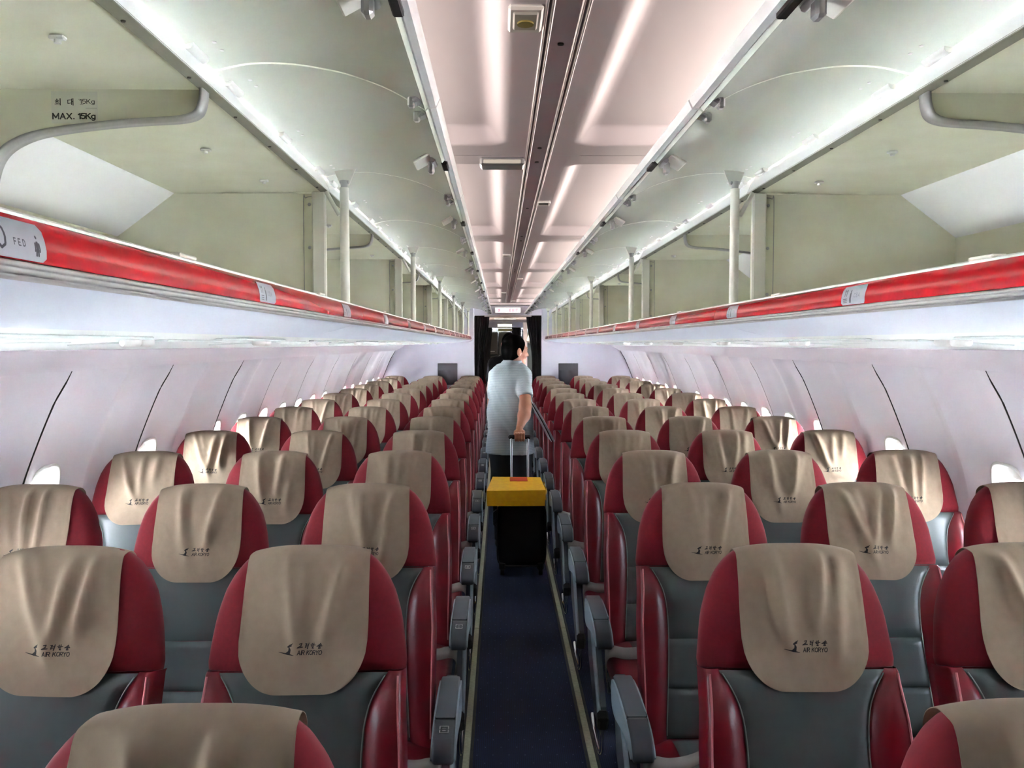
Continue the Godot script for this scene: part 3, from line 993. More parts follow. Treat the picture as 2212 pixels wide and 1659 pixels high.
func sidewalls():
	for sx in [-1, 1]:
		var w := structure("wall_left" if sx < 0 else "wall_right")
		# outer skin around the openings
		var mb := MB.new()
		mb.box(Vector3(sx * 1.985, 0.34, -9.0), Vector3(0.1, 0.88, 26.0))
		mb.box(Vector3(sx * 1.985, 1.79, -9.0), Vector3(0.1, 1.22, 26.0))
		var z := -4.0
		for c in WZ + [30.0]:
			var e := minf(c - 0.13, 22.0)
			mb.box(Vector3(sx * 1.985, 0.98, -(z + e) * 0.5), Vector3(0.1, 0.42, e - z))
			z = c + 0.13
		var skin := build(mb, M.wall_panel, "outer_skin", w)
		skin.set_meta("label", "fuselage skin behind the wall panels")
		for j in JOINT.size() - 1:
			var a: float = JOINT[j] + 0.0025
			var b: float = JOINT[j + 1] - 0.0025
			mb = MB.new()
			var inside := []
			for c in WZ:
				if c > a and c < b: inside.append(c)
			var cuts := [a]
			for i in inside.size() - 1: cuts.append((inside[i] + inside[i + 1]) * 0.5)
			if inside.size() == 1:
				var c1: float = inside[0]
				var room := minf(c1 - a, b - c1)
				if b - c1 > room + 0.2:
					cuts = [a, c1 + maxf(room, 0.25), b]
					inside = [c1, null]
				elif c1 - a > room + 0.2:
					cuts = [a, c1 - maxf(room, 0.25), b]
					inside = [null, c1]
				else: cuts = [a, b]
			else: cuts.append(b)
			if inside.is_empty(): inside = [null]
			for i in cuts.size() - 1: wall_bay(mb, sx, cuts[i], cuts[i + 1], inside[i])
			build(mb, M.wall_panel, "wall_panel", w)
			# dark seal in the joint
			mb = MB.new()
			var pts := PackedVector3Array()
			for i in 25:
				var y := lerpf(0.02, 1.53, i / 24.0)
				pts.append(Vector3(sx * (table(WALL, y) - 0.0325), y, -JOINT[j]))
			mb.tube(pts, 0.0045 if j >= 3 and j <= 6 else 0.0024, 6)
			if j > 0: build(mb, M.black_rubber, "joint_seal", w)
		var eb := MB.new()
		var ep := PackedVector3Array()
		for i in 25:
			var y := lerpf(0.02, 1.55, i / 24.0)
			ep.append(Vector3(sx * (table(WALL, minf(y, 1.53)) - 0.0325), y, -(BULK - 0.006)))
		eb.tube(ep, 0.007, 6)
		build(eb, M.black_rubber, "joint_seal", w)
		for i in WZ.size():
			window(sx, WZ[i])

var window_count := 0
func window(sx: float, wz: float):
	window_count += 1
	var o := Node3D.new()
	o.name = "window_%d" % window_count
	add_child(o)
	o.set_meta("kind", "structure")
	o.position = Vector3(sx * 1.82, WCY, -wz)
	var key := "win%d" % int(sx)
	if not S.has(key):
		var mb := MB.new()
		mb.smooth()
		var rows := []
		# reveal from the panel outwards: [scale, x beyond the panel, absolute?]
		for q in [[1.075, -0.003, 0], [1.06, -0.008, 0], [1.0, -0.007, 0], [0.98, 0.006, 0], [0.95, 0.05, 2], [0.925, 0.058, 2], [1.35, 1.928, 1], [1.36, 1.936, 1]]:
			var r := PackedVector3Array()
			for j in 64:
				var h: Vector2 = hole_dir(TAU * j / 64) * q[0]
				if q[0] > 1.3: h = Vector2(clampf(h.x * 1.4, -0.15, 0.15), clampf(h.y * 1.4, -0.225, 0.225))
				var X: float = q[1] if q[2] == 1 else (table(WALL, WCY + h.y) + q[1] if q[2] == 0 else 1.815 - 0.22 * h.y + q[1])
				r.append(Vector3(sx * (X - 1.82), h.y, -h.x))
			rows.append(r)
		mb.grid(rows, true)
		S[key] = mb.commit()
		mb = MB.new()
		var poly := PackedVector2Array()
		for j in 40: poly.append(hole_dir(TAU * j / 40) * 0.955)
		mb.prism(poly, Vector3(sx * 0.049, 0, 0), Vector3(0, 0, -1), Vector3(-sx * 0.22, 1, 0), Vector3(sx * 0.003, 0, 0))
		S[key + "pane"] = mb.commit()
		mb = MB.new()
		poly = PackedVector2Array()
		for j in 33:
			var h := hole_dir(lerpf(PI * 0.295, PI * 0.705, j / 32.0)) * 0.95
			poly.append(h)
		for j in range(1, 12): poly.append(poly[32].lerp(poly[0], j / 12.0) - Vector2(0, 0.009 * sin(PI * j / 12.0)))
		mb.prism(poly, Vector3(sx * 0.036, 0, 0), Vector3(0, 0, -1), Vector3(-sx * 0.22, 1, 0), Vector3(sx * 0.004, 0, 0))
		S[key + "blind"] = mb.commit()
	node_of(S[key], M.white_plastic, "window_frame", o)
	node_of(S[key + "pane"], M.pane, "pane", o)
	var bl := node_of(S[key + "blind"], M.blind, "blind", o)
	bl.position.y = 0.0

func apron():
	var o := structure("ground")
	var mb := MB.new()
	mb.box(Vector3(0, -3.3, -5), Vector3(160, 0.2, 160))
	build(mb, mat("concrete", Color(0.735, 0.735, 0.735), 0.9), "concrete_apron", o)

func shell():
	var f := structure("floor")
	var mb := MB.new()
	mb.box(Vector3(0, -0.05, -9.0), Vector3(4.0, 0.1, 26.0))
	build(mb, M.carpet, "carpet", f)
	for sx in [-1, 1]:
		var t := structure("trim_%d" % (1 if sx < 0 else 2))
		var z := -1.0
		while z < BULK - 0.1:
			var l := minf(1.86, BULK - 0.1 - z)
			mb = MB.new()
			mb.box(Vector3(sx * 0.243, 0.0035, -(z + l * 0.5)), Vector3(0.026, 0.007, l - 0.004), 0.0015)
			build(mb, M.marker, "marker_strip", t)
			z += 1.86
		for e in [-1, 1]:
			mb = MB.new()
			mb.box(Vector3(sx * 0.243 + e * 0.0195, 0.003, -(BULK - 1.1) * 0.5), Vector3(0.012, 0.006, BULK + 0.9), 0.0015)
			build(mb, M.marker_edge, "edge_tape", t)
	# roof above the ceiling and the end behind the camera
	var rf := structure("roof")
	mb = MB.new()
	mb.box(Vector3(0, 2.36, -9.0), Vector3(4.06, 0.08, 26.0))
	build(mb, M.bin_white, "roof_skin", rf)
	var en := structure("wall_rear")
	mb = MB.new()
	mb.box(Vector3(0, 1.15, 1.55), Vector3(4.0, 2.5, 0.1))
	build(mb, M.galley, "galley_front", en)

func pan_height(x: float, z: float, z0: float, z1: float) -> float:
	var c := Vector2(0.42, (z0 + z1) * 0.5)
	var h := Vector2(0.325, (z1 - z0) * 0.5 - 0.115)
	var r := 0.06
	var q := Vector2(absf(x - c.x), absf(z - c.y)) - h + Vector2(r, r)
	var d := minf(maxf(q.x, q.y), 0.0) + Vector2(maxf(q.x, 0), maxf(q.y, 0)).length() - r
	return 2.15 + 0.045 * smoothstep(0.0, -0.055, d)

const CJ := [-1.39, 0.53, 2.45, 4.37, 6.27, 8.19, 10.1, 11.2]
func ceiling():
	var c := structure("ceiling")
	for j in CJ.size() - 1:
		var z0: float = CJ[j] + 0.0015
		var z1: float = CJ[j + 1] - 0.0015
		for sx in [-1, 1]:
			var mb := MB.new()
			mb.smooth()
			var rows := []
			var xs := []
			for i in 13: xs.append(lerpf(0.036, 0.19, i / 12.0))
			for i in 11: xs.append(lerpf(0.2, 0.69, i / 10.0))
			var zs := []
			for i in 25: zs.append(lerpf(z0, z0 + 0.2, i / 24.0))
			for i in range(1, 20): zs.append(lerpf(z0 + 0.2, z1 - 0.2, i / 20.0))
			for i in 25: zs.append(lerpf(z1 - 0.2, z1, i / 24.0))
			for z in zs:
				var r := PackedVector3Array()
				for x in xs: r.append(Vector3(sx * x, pan_height(x, z, z0, z1), -z))
				rows.append(r)
			mb.grid(rows)
			build(mb, M.ceiling_panel, "ceiling_panel", c)
	for sx in [-1, 1]:
		for q in [0.0245, 0.0345]:
			var mb := MB.new()
			mb.box(Vector3(sx * q, 2.1505, -4.9), Vector3(0.006, 0.008, 12.6), 0.002)
			build(mb, M.ceiling_rail, "ceiling_rail", c)
		var mb2 := MB.new()
		mb2.box(Vector3(sx * 0.0295, 2.1555, -4.9), Vector3(0.006, 0.01, 12.6))
		build(mb2, M.ceiling_channel, "rail_groove", c)
	var mb3 := MB.new()
	mb3.box(Vector3(0, 2.1565, -4.9), Vector3(0.05, 0.01, 12.6))
	build(mb3, M.ceiling_channel, "ceiling_channel", c)
	for z in [1.55, 2.36, 2.54, 3.4, 4.28, 4.46, 6.2, 6.36, 8.1, 8.28]:
		mb3 = MB.new()
		mb3.tube(v3([[0, 2.155, -z], [0, 2.149, -z]]), 0.006, 10)
		build(mb3, M.steel_dark, "screw", c)

# ---------------------------------------------------------------- overhead bins
func arc_door() -> PackedVector2Array:
	var p := curve_pts(v3([[0.606, 2.0795, 0], [0.545, 2.0925, 0], [0.474, 2.093, 0], [0.41, 2.084, 0], [0.363, 2.073, 0], [0.3, 2.05, 0], [0.242, 2.018, 0], [0.232, 2.011, 0]]), 26)
	var out := PackedVector2Array()
	for q in p: out.append(Vector2(q.x, q.y))
	return out

func cxz(sx: float, x: float, y: float, z: float) -> Vector3:
	return Vector3(sx * x, y, -z)

func latch_parts(door: Node3D, sx: float, zc: float, small: bool):
	var mb := MB.new()
	if small:
		mb.box(cxz(sx, 0.247, 2.009, zc), Vector3(0.022, 0.01, 0.03), 0.003, Basis(Vector3.BACK, -sx * 0.5))
		mb.box(cxz(sx, 0.26, 2.004, zc), Vector3(0.012, 0.018, 0.016), 0.003)
		build(mb, M.aluminium, "catch", door)
		return
	mb.box(cxz(sx, 0.272, 2.022, zc), Vector3(0.075, 0.006, 0.085), 0.002, Basis(Vector3.BACK, -sx * 0.5))
	build(mb, M.cream_metal, "latch", door)
	mb = MB.new()
	mb.box(cxz(sx, 0.236, 2.006, zc), Vector3(0.014, 0.012, 0.075), 0.002)
	build(mb, M.black_rubber, "latch_strip", door)
	mb = MB.new()
	mb.tube(v3([[sx * 0.262, 2.012, -(zc - 0.03)], [sx * 0.262, 2.012, -(zc + 0.03)]]), 0.006, 8)
	mb.box(cxz(sx, 0.268, 2.0, zc), Vector3(0.014, 0.028, 0.022), 0.004)
	build(mb, M.aluminium, "latch_hook", door)

func hinge_parts(parent: Node3D, sx: float, z: float):
	var mb := MB.new()
	mb.tube(v3([[sx * 0.6, 2.07, -(z - 0.036)], [sx * 0.6, 2.07, -(z + 0.036)]]), 0.0095, 12)
	mb.box(cxz(sx, 0.572, 2.0815, z), Vector3(0.062, 0.005, 0.062), 0.0015, Basis(Vector3.BACK, sx * -0.2))
	mb.tube(v3([[sx * 0.565, 2.082, -(z - 0.018)], [sx * 0.565, 2.0765, -(z - 0.018)]]), 0.005, 8)
	mb.tube(v3([[sx * 0.565, 2.082, -(z + 0.018)], [sx * 0.565, 2.0765, -(z + 0.018)]]), 0.005, 8)
	var hg := build(mb, M.white_plastic, "hinge", parent)
	return hg

func screw(mb: MB, p: Vector3, n: Vector3, r: float):
	mb.tube(PackedVector3Array([p, p + n * 0.003]), r, 10, true, r * 0.7)

func bin(sx: int, k: int):
	var z0 := BZ + BM * (k - 1)
	var z1 := z0 + BM
	if k == 6 - 1: z1 = 11.3
	if k > 5: return
	var nth: String = ["behind the camera", "nearest in view", "second in view", "third in view", "fourth in view", "fifth in view", "last before the bulkhead"][k + 1]
	var o := thing("overhead_bin", "open cream overhead luggage bin with red front rail, %s side, %s" % ["left" if sx < 0 else "right", nth], "luggage bin", Vector3.ZERO, "overhead luggage bins")
	var a := z0 + 0.0015
	var b := z1 - 0.0015
	var mb := MB.new()
	# inside lining
	sheet(mb, v2([[0.604, 2.0264], [0.63, 2.0262], [0.8, 2.025], [1.02, 2.02]]), 0.008, a, b, sx)
	build(mb, M.bin_inside, "top_lining", o)
	mb = MB.new()
	sheet(mb, v2([[1.02, 2.02], [1.18, 1.9]]), 0.008, a, b, sx)
	build(mb, M.bin_white, "slanted_lining", o)
	mb = MB.new()
	sheet(mb, v2([[1.18, 1.9], [1.18, 1.672]]), 0.008, a, b, sx)
	build(mb, M.bin_inside, "outer_lining", o)
	mb = MB.new()
	sheet(mb, v2([[0.525, 1.698], [0.6, 1.684], [0.8, 1.676], [1.18, 1.672]]), -0.008, a, b, sx)
	build(mb, M.bin_inside, "bin_floor", o)
	# red front rail with its edges
	mb = MB.new()
	sheet(mb, v2([[0.5115, 1.7055], [0.5065, 1.7015], [0.5025, 1.695], [0.5, 1.687], [0.4985, 1.679], [0.4985, 1.672], [0.4997, 1.6675]]), 0.006, a, b, sx)
	var rail := build(mb, M.red_rail, "front_rail", o)
	rail.set_meta("label", "glossy red front rail")
	mb = MB.new()
	mb.prism(v2([[0.512, 1.7055], [0.5125, 1.7085], [0.517, 1.711], [0.53, 1.711], [0.53, 1.700], [0.518, 1.700]]), cxz(sx, 0, 0, a), Vector3(sx, 0, 0), Vector3.UP, Vector3(0, 0, -(b - a)))
	build(mb, M.white_plastic, "rail_edge", o)
	mb = MB.new()
	var tp := curve_pts(v3([[0.501, 1.6672, 0], [0.4985, 1.665, 0], [0.4988, 1.6625, 0], [0.5015, 1.6615, 0], [0.501, 1.659, 0], [0.5025, 1.657, 0], [0.506, 1.6565, 0], [0.507, 1.6545, 0], [0.511, 1.653, 0], [0.519, 1.6535, 0], [0.526, 1.6555, 0]]), 40)
	var t2 := PackedVector2Array()
	for q in tp: t2.append(Vector2(q.x, q.y))
	sheet(mb, t2, 0.004, a, b, sx)
	build(mb, M.trim_grey, "ribbed_trim", o)
	mb = MB.new()
	sheet(mb, v2([[0.526, 1.6555], [0.545, 1.6485], [0.575, 1.6395], [0.62, 1.629], [0.66, 1.6225], [0.7, 1.6195]]), 0.006, a, b, sx)
	build(mb, M.belly, "underside_panel", o)
	# stickers on the rail
	for i in range(-3, 15):
		var zs: float = 0.668 + 0.7225 * i if sx < 0 else 1.43 + 0.75 * i
		if zs - 0.05 < z0 or zs + 0.05 > z1: continue
		var kind := 0 if sx < 0 and i == 0 else 1
		mb = MB.new(true)
		mb.smooth()
		var prof := v2([[0.5052, 1.7005], [0.5018, 1.695], [0.4992, 1.687], [0.4977, 1.679], [0.4977, 1.672], [0.4988, 1.6685]])
		var w := 0.0475
		var rows := []
		var uvs := []
		for ii in 9:
			var f := ii / 8.0
			var r := PackedVector3Array()
			var uu := PackedVector2Array()
			for j in prof.size():
				var inset := 0.0
				if j == 0 or j == prof.size() - 1: inset = 0.004
				var zz := zs - w + inset + (2.0 * (w - inset)) * f
				r.append(cxz(sx, prof[j].x, prof[j].y, zz))
				uu.append(Vector2(f if sx < 0 else 1.0 - f, float(j) / (prof.size() - 1)))
			rows.append(r); uvs.append(uu)
		mb.grid(rows, false, uvs)
		var stk := build(mb, M["sticker_%d" % kind], "row_sticker", rail)
		stk.set_meta("label", "grey row number sticker")
	# small clips over the rail edge
	for q in [0.35, 1.15]:
		mb = MB.new()
		mb.box(cxz(sx, 0.5185, 1.7115, z0 + q + 0.17), Vector3(0.02, 0.005, 0.055), 0.0015)
		build(mb, M.cream_metal, "edge_clip", o)
	# beam the doors hang from
	mb = MB.new()
	mb.prism(v2([[0.588, 2.024], [0.608, 2.0715], [0.613, 2.0715], [0.6, 2.0265]]), cxz(sx, 0, 0, a + 0.004), Vector3(sx, 0, 0), Vector3.UP, Vector3(0, 0, -(b - a - 0.008)))
	var beam := build(mb, M.bin_white, "beam", o)
	mb = MB.new()
	mb.prism(v2([[0.589, 2.0225], [0.5885, 2.0262], [0.6, 2.0262], [0.61, 2.0262], [0.61, 2.0215]]), cxz(sx, 0, 0, a + 0.004), Vector3(sx, 0, 0), Vector3.UP, Vector3(0, 0, -(b - a - 0.008)))
	build(mb, M.beam_metal, "beam_flange", beam)
	for i in 8:
		mb = MB.new()
		screw(mb, cxz(sx, 0.604, 2.0229, a + 0.1 + i * 0.23), Vector3(0, -1, 0), 0.004)
		build(mb, M.steel_dark, "screw", beam)
	# light trough behind the beam
	mb = MB.new()
	sheet(mb, v2([[0.617, 2.0355], [0.69, 2.0365], [0.695, 2.2]]), 0.006, a, b, sx)
	build(mb, M.trough, "light_trough", o)
	# end divider with its post
	for zz in [z1]:
		mb = MB.new()
		var dv := v2([[0.6, 1.68], [0.6, 2.02], [1.02, 2.02], [1.18, 1.9], [1.18, 1.67]])
		mb.prism(dv, cxz(sx, 0, 0, zz - 0.012), Vector3(sx, 0, 0), Vector3.UP, Vector3(0, 0, -0.0105))
		var d := build(mb, M.bin_inside, "divider", o)
		mb = MB.new()
		mb.box(cxz(sx, 0.616, 1.853, zz - 0.022), Vector3(0.038, 0.34, 0.018), 0.004)
		build(mb, M.cream_metal, "divider_post", d)
		for q in [[0.645, 1.99, 0.005], [0.645, 1.87, 0.005], [0.645, 1.74, 0.005], [0.78, 1.735, 0.006]]:
			mb = MB.new()
			screw(mb, cxz(sx, q[0], q[1], zz - 0.0125), Vector3(0, 0, 1), q[2])
			build(mb, M.aluminium, "screw", d)
		mb = MB.new()
		var fl := curve_pts(v3([[sx * 0.632, 2.012, -zz + 0.0125], [sx * 0.655, 2.008, -zz + 0.0125], [sx * 0.661, 1.99, -zz + 0.0125], [sx * 0.661, 1.7, -zz + 0.0125]]), 20)
		mb.tube(fl, 0.0012, 6)
		build(mb, M.trim_grey, "flange_edge", d)
	# half-way partition with a bent metal edge
	var zp := z0 + BM * 0.5 - 0.055
	var edge := curve_pts(v3([[0.602, 2.02, 0], [0.604, 2.0, 0], [0.613, 1.981, 0], [0.64, 1.972, 0], [0.7, 1.968, 0], [0.76, 1.963, 0], [0.84, 1.953, 0], [0.895, 1.94, 0], [0.935, 1.915, 0], [0.953, 1.875, 0], [0.957, 1.82, 0], [0.957, 1.68, 0]]), 66)
	var cut := v2([[1.18, 1.68], [1.18, 1.9], [1.02, 2.02], [0.602, 2.02]])
	var poly := PackedVector2Array()
	for q in edge: poly.append(Vector2(q.x, q.y))
	for i in range(0, 3): poly.append(cut[i])
	mb = MB.new()
	mb.prism(poly, cxz(sx, 0, 0, zp), Vector3(sx, 0, 0), Vector3.UP, Vector3(0, 0, -0.006))
	var part := build(mb, M.bin_inside, "partition", o)
	mb = MB.new()
	var rows2 := []
	for i in edge.size():
		var d2: Vector3 = (edge[mini(i + 1, edge.size() - 1)] - edge[maxi(i - 1, 0)]).normalized()
		var nn := Vector3(-d2.y, d2.x, 0) * -0.003
		var p := edge[i]
		rows2.append(PackedVector3Array([cxz(sx, p.x - nn.x, p.y - nn.y, zp - 0.012), cxz(sx, p.x + nn.x, p.y + nn.y, zp - 0.012), cxz(sx, p.x + nn.x, p.y + nn.y, zp + 0.018), cxz(sx, p.x - nn.x, p.y - nn.y, zp + 0.018)]))
	mb.smooth()
	mb.grid(rows2, true)
	mb.flat()
	mb.fan(rows2[0]); mb.fan(rows2[-1])
	build(mb, M.trim_grey, "partition_edge", part)
	if sx < 0:
		mb = MB.new(true)
		mb.flat()
		var pa := cxz(sx, 0.852, 1.964, zp - 0.001)
		for q in [[0, 0], [1, 0], [1, 1], [0, 0], [1, 1], [0, 1]]:
			mb.vtx(pa + Vector3(q[0] * 0.076, (1 - q[1]) * 0.052, 0.0), Vector2(q[0], q[1]))
		if k == 0: build(mb, M.weight_sticker, "load_sticker", part).set_meta("label", "white sticker reading MAX. 15Kg")
	# lining fasteners
	for q in [[0.72, 0.25], [0.72, 0.62], [0.75, 1.28], [0.72, 1.62]]:
		mb = MB.new()
		mb.box(cxz(sx, q[0], 2.0205, z0 + q[1]), Vector3(0.022, 0.006, 0.012), 0.002)
		mb.tube(PackedVector3Array([cxz(sx, q[0], 2.021, z0 + q[1]), cxz(sx, q[0], 2.013, z0 + q[1])]), 0.005, 8)
		build(mb, M.white_plastic, "lining_clip", o)
	# two raised doors
	var prof := arc_door()
	for h in 2:
		var da := z0 + BM * 0.5 * h + 0.004
		var db := z0 + BM * 0.5 * (h + 1) - 0.004
		if db > z1: db = z1 - 0.004
		mb = MB.new()
		sheet(mb, prof, 0.012, da, db, sx)
		var door := build(mb, M.bin_door, "door", o)
		door.set_meta("label", "raised curved bin door")
		mb = MB.new()
		mb.prism(v2([[0.238, 2.010], [0.232, 2.0065], [0.222, 2.0085], [0.2155, 2.0225], [0.222, 2.03], [0.236, 2.024]]), cxz(sx, 0, 0, da), Vector3(sx, 0, 0), Vector3.UP, Vector3(0, 0, -(db - da)))
		build(mb, M.bin_white, "door_lip", door)
		latch_parts(door, sx, (da + db) * 0.5, false)
		latch_parts(door, sx, da + 0.04, true)
		latch_parts(door, sx, db - 0.04, true)
		for q in [da + 0.09, (da + db) * 0.5, db - 0.09]: hinge_parts(door, sx, q)
		mb = MB.new()
		var ez := PackedVector3Array()
		for q in prof: ez.append(cxz(sx, q.x, q.y - 0.0015, db - 0.006))
		mb.ribbon(ez, Vector3(0, 0, 1), 0.006, 0.003)
		build(mb, M.bin_white, "door_edge", door)
	# strut that holds the door up
	var zs2 := z1 - 0.045
	mb = MB.new()
	mb.tube(v3([[sx * 0.5405, 1.69, -zs2], [sx * 0.541, 1.93, -zs2], [sx * 0.541, 2.03, -zs2]]), 0.0125, 14)
	var st := build(mb, M.cream_metal, "strut", o)
	mb = MB.new()
	mb.tube(v3([[sx * 0.541, 2.02, -zs2], [sx * 0.541, 2.05, -zs2]]), 0.0095, 10)
	mb.tube(v3([[sx * 0.529, 2.046, -zs2], [sx * 0.553, 2.046, -zs2]]), 0.005, 8)
	build(mb, M.trim_grey, "pivot", st)
	mb = MB.new()
	mb.prism(v2([[-0.012, 2.038], [0.012, 2.038], [0.03, 2.082], [-0.03, 2.082]]), Vector3(sx * 0.541, 0, -zs2 - 0.01), Vector3(1, 0, 0), Vector3.UP, Vector3(0, 0, 0.004))
	mb.box(Vector3(sx * 0.541, 2.0865, -zs2 + 0.004), Vector3(0.075, 0.005, 0.045), 0.0015)
	build(mb, M.cream_metal, "strut_bracket", st)
	mb = MB.new()
	mb.tube(v3([[sx * 0.556, 1.955, -zs2 - 0.004], [sx * 0.592, 2.02, -zs2 - 0.004]]), 0.006, 8)
	build(mb, M.cream_metal, "strut_brace", st)

func cove_lamps():
	for k in range(-1, 6):
		for sx in [-1, 1]:
			var z0 := BZ + BM * (k - 1) + 0.06
			var z1 := z0 + BM - 0.12
			if k == 5: z1 = 11.2
			var nth: String = ["behind the camera", "above the nearest bin", "above the second bin", "above the third bin", "above the fourth bin", "above the fifth bin", "above the last bin"][k + 1]
			var o := thing("fluorescent_lamp", "warm tube lamp in the cove behind the bin doors, %s side, %s" % ["left" if sx < 0 else "right", nth], "lamp", Vector3(sx * 0.655, 2.105, -(z0 + z1) * 0.5), "cove tube lamps")
			var hl := (z1 - z0) * 0.5
			var mb := MB.new()
			mb.tube(v3([[0, 0, -hl], [0, 0, hl]]), 0.011, 12)
			build(mb, M.tube_glow, "tube", o)
			for e in [-1, 1]:
				mb = MB.new()
				mb.box(Vector3(sx * 0.004, -0.028, e * (hl + 0.008)), Vector3(0.026, 0.08, 0.016), 0.003)
				build(mb, M.white_plastic, "lamp_holder", o)
			var al := AreaLight3D.new()
			al.name = "cove_light"
			al.area_size = Vector2(hl * 2.0, 0.022)
			al.light_color = Color(1.0, 0.965, 0.955)
			al.light_energy = COVE
			al.area_range = 12.0
			al.area_attenuation = 2.0
			al.shadow_enabled = true
			o.add_child(al)
			al.position = Vector3(-sx * 0.013, 0.004, 0)
			al.look_at_from_position(al.global_position, al.global_position + Vector3(-sx, 0.55, 0), Vector3.UP)

const NTH := ["first", "second", "third", "fourth", "fifth", "sixth", "seventh", "eighth", "ninth", "tenth", "eleventh", "twelfth", "thirteenth"]
func service_units():
	for sx in [-1, 1]:
		var n := 0
		var z := -1.0
		while z < 11.2:
			n += 1
			var z1 := minf(z + 1.0, 11.298)
			if z1 - z < 0.4: break
			var where: String = ["farthest behind the camera", "just above and behind the camera"][n - 1] if n < 3 else "%s in view from the camera" % NTH[n - 3]
			var o := thing("service_panel", "%s service panel under the %s bins, %s" % ["white", "left" if sx < 0 else "right", where], "service panel", Vector3.ZERO, "passenger service panels")
			var mb := MB.new()
			sheet(mb, v2([[0.7, 1.6195], [0.72, 1.6165], [0.95, 1.611], [1.2, 1.597], [1.4, 1.585], [1.46, 1.58]]), 0.008, z + 0.001, z1 - 0.001, sx)
			build(mb, M.service, "panel", o)
			for q in [[0.74, 0.34, 0.02, 0.6], [1.0, 0.3, 0.25, 0.46], [1.1, 0.72, 0.18, 0.3]]:
				mb = MB.new()
				var y: float = 1.6165 - (q[0] - 0.72) * 0.03
				mb.box(cxz(sx, q[0] + 0.06, y - 0.005, z + q[1]), Vector3(q[2], 0.006, q[3]), 0.002, Basis(Vector3.BACK, -sx * 0.045))
				build(mb, M.service, "cover", o)
			for q in [-0.035, 0.035]:
				mb = MB.new()
				mb.smooth()
				var rows := []
				for r in [[0.024, 0.0], [0.024, -0.008], [0.02, -0.014], [0.014, -0.016], [0.012, -0.012], [0.001, -0.012]]:
					var ring := PackedVector3Array()
					for j in 16: ring.append(cxz(sx, 0.95, 1.609 + r[1], minf(z + 1.0, z1) - 0.07) + Vector3(cos(TAU * j / 16) * r[0], 0, sin(TAU * j / 16) * r[0] + q))
					rows.append(ring)
				mb.grid(rows, true)
				build(mb, M.white_plastic, "reading_light", o)
			z += 1.0
	for sx in [-1, 1]:
		var t := structure("trim_%d" % (3 if sx < 0 else 4))
		var z := -1.5
		while z < 11.5:
			var z1 := minf(z + 1.9, 11.6)
			var mb := MB.new()
			sheet(mb, v2([[1.44, 1.579], [1.452, 1.572], [1.466, 1.561], [1.5, 1.543], [1.53, 1.527], [1.55, 1.514], [1.555, 1.508]]), 0.008, z, z1, sx)
			build(mb, M.wall_panel, "cove_strip", t)
			z += 1.9

func ceiling_fixtures():
	var o := thing("call_light", "small rounded rectangular white light fitting beside the ceiling channel", "light fitting", Vector3(-0.069, 2.15, -1.42))
	var mb := MB.new()
	mb.box(Vector3(0, -0.004, 0), Vector3(0.058, 0.01, 0.105), 0.004)
	build(mb, M.white_plastic, "bezel", o)
	mb = MB.new()
	mb.box(Vector3(0, -0.010, 0.006), Vector3(0.042, 0.006, 0.072), 0.003)
	build(mb, M.blind, "lens", o)
	mb = MB.new()
	mb.tube(v3([[0, -0.013, 0.004], [0, -0.016, 0.004]]), 0.014, 14)
	build(mb, mat("lens_amber", Color(0.55, 0.50, 0.26), 0.4), "amber_spot", o)
	o = thing("emergency_light", "chrome rimmed oblong emergency light under the ceiling joint", "light fitting", Vector3(-0.105, 2.15, -2.5))
	mb = MB.new()
	mb.box(Vector3(0, -0.012, 0), Vector3(0.132, 0.026, 0.07), 0.006)
	build(mb, M.aluminium, "housing", o)
	mb = MB.new()
	mb.box(Vector3(0, -0.014, 0.033), Vector3(0.11, 0.012, 0.008), 0.002)
	build(mb, M.cream_metal, "lens", o)
	var i := 0
	for q in [[0.058, 3.25], [-0.07, 5.15], [0.056, 7.0], [-0.07, 8.9], [0.056, 10.6]]:
		var nm: String = ["nearest the camera", "second from the camera", "third from the camera", "fourth from the camera", "farthest from the camera"][i]
		o = thing("ceiling_vent", "small framed vent beside the ceiling channel, %s" % nm, "vent", Vector3(q[0], 2.15, -q[1]), "small ceiling vents")
		i += 1
		mb = MB.new()
		for e in [-1, 1]:
			mb.box(Vector3(e * 0.022, -0.004, 0), Vector3(0.006, 0.01, 0.07), 0.002)
			mb.box(Vector3(0, -0.004, e * 0.033), Vector3(0.05, 0.01, 0.006), 0.002)
		build(mb, M.white_plastic, "frame", o)
		mb = MB.new()
		mb.box(Vector3(0, -0.002, 0), Vector3(0.04, 0.004, 0.062))
		build(mb, M.steel_dark, "grille", o)

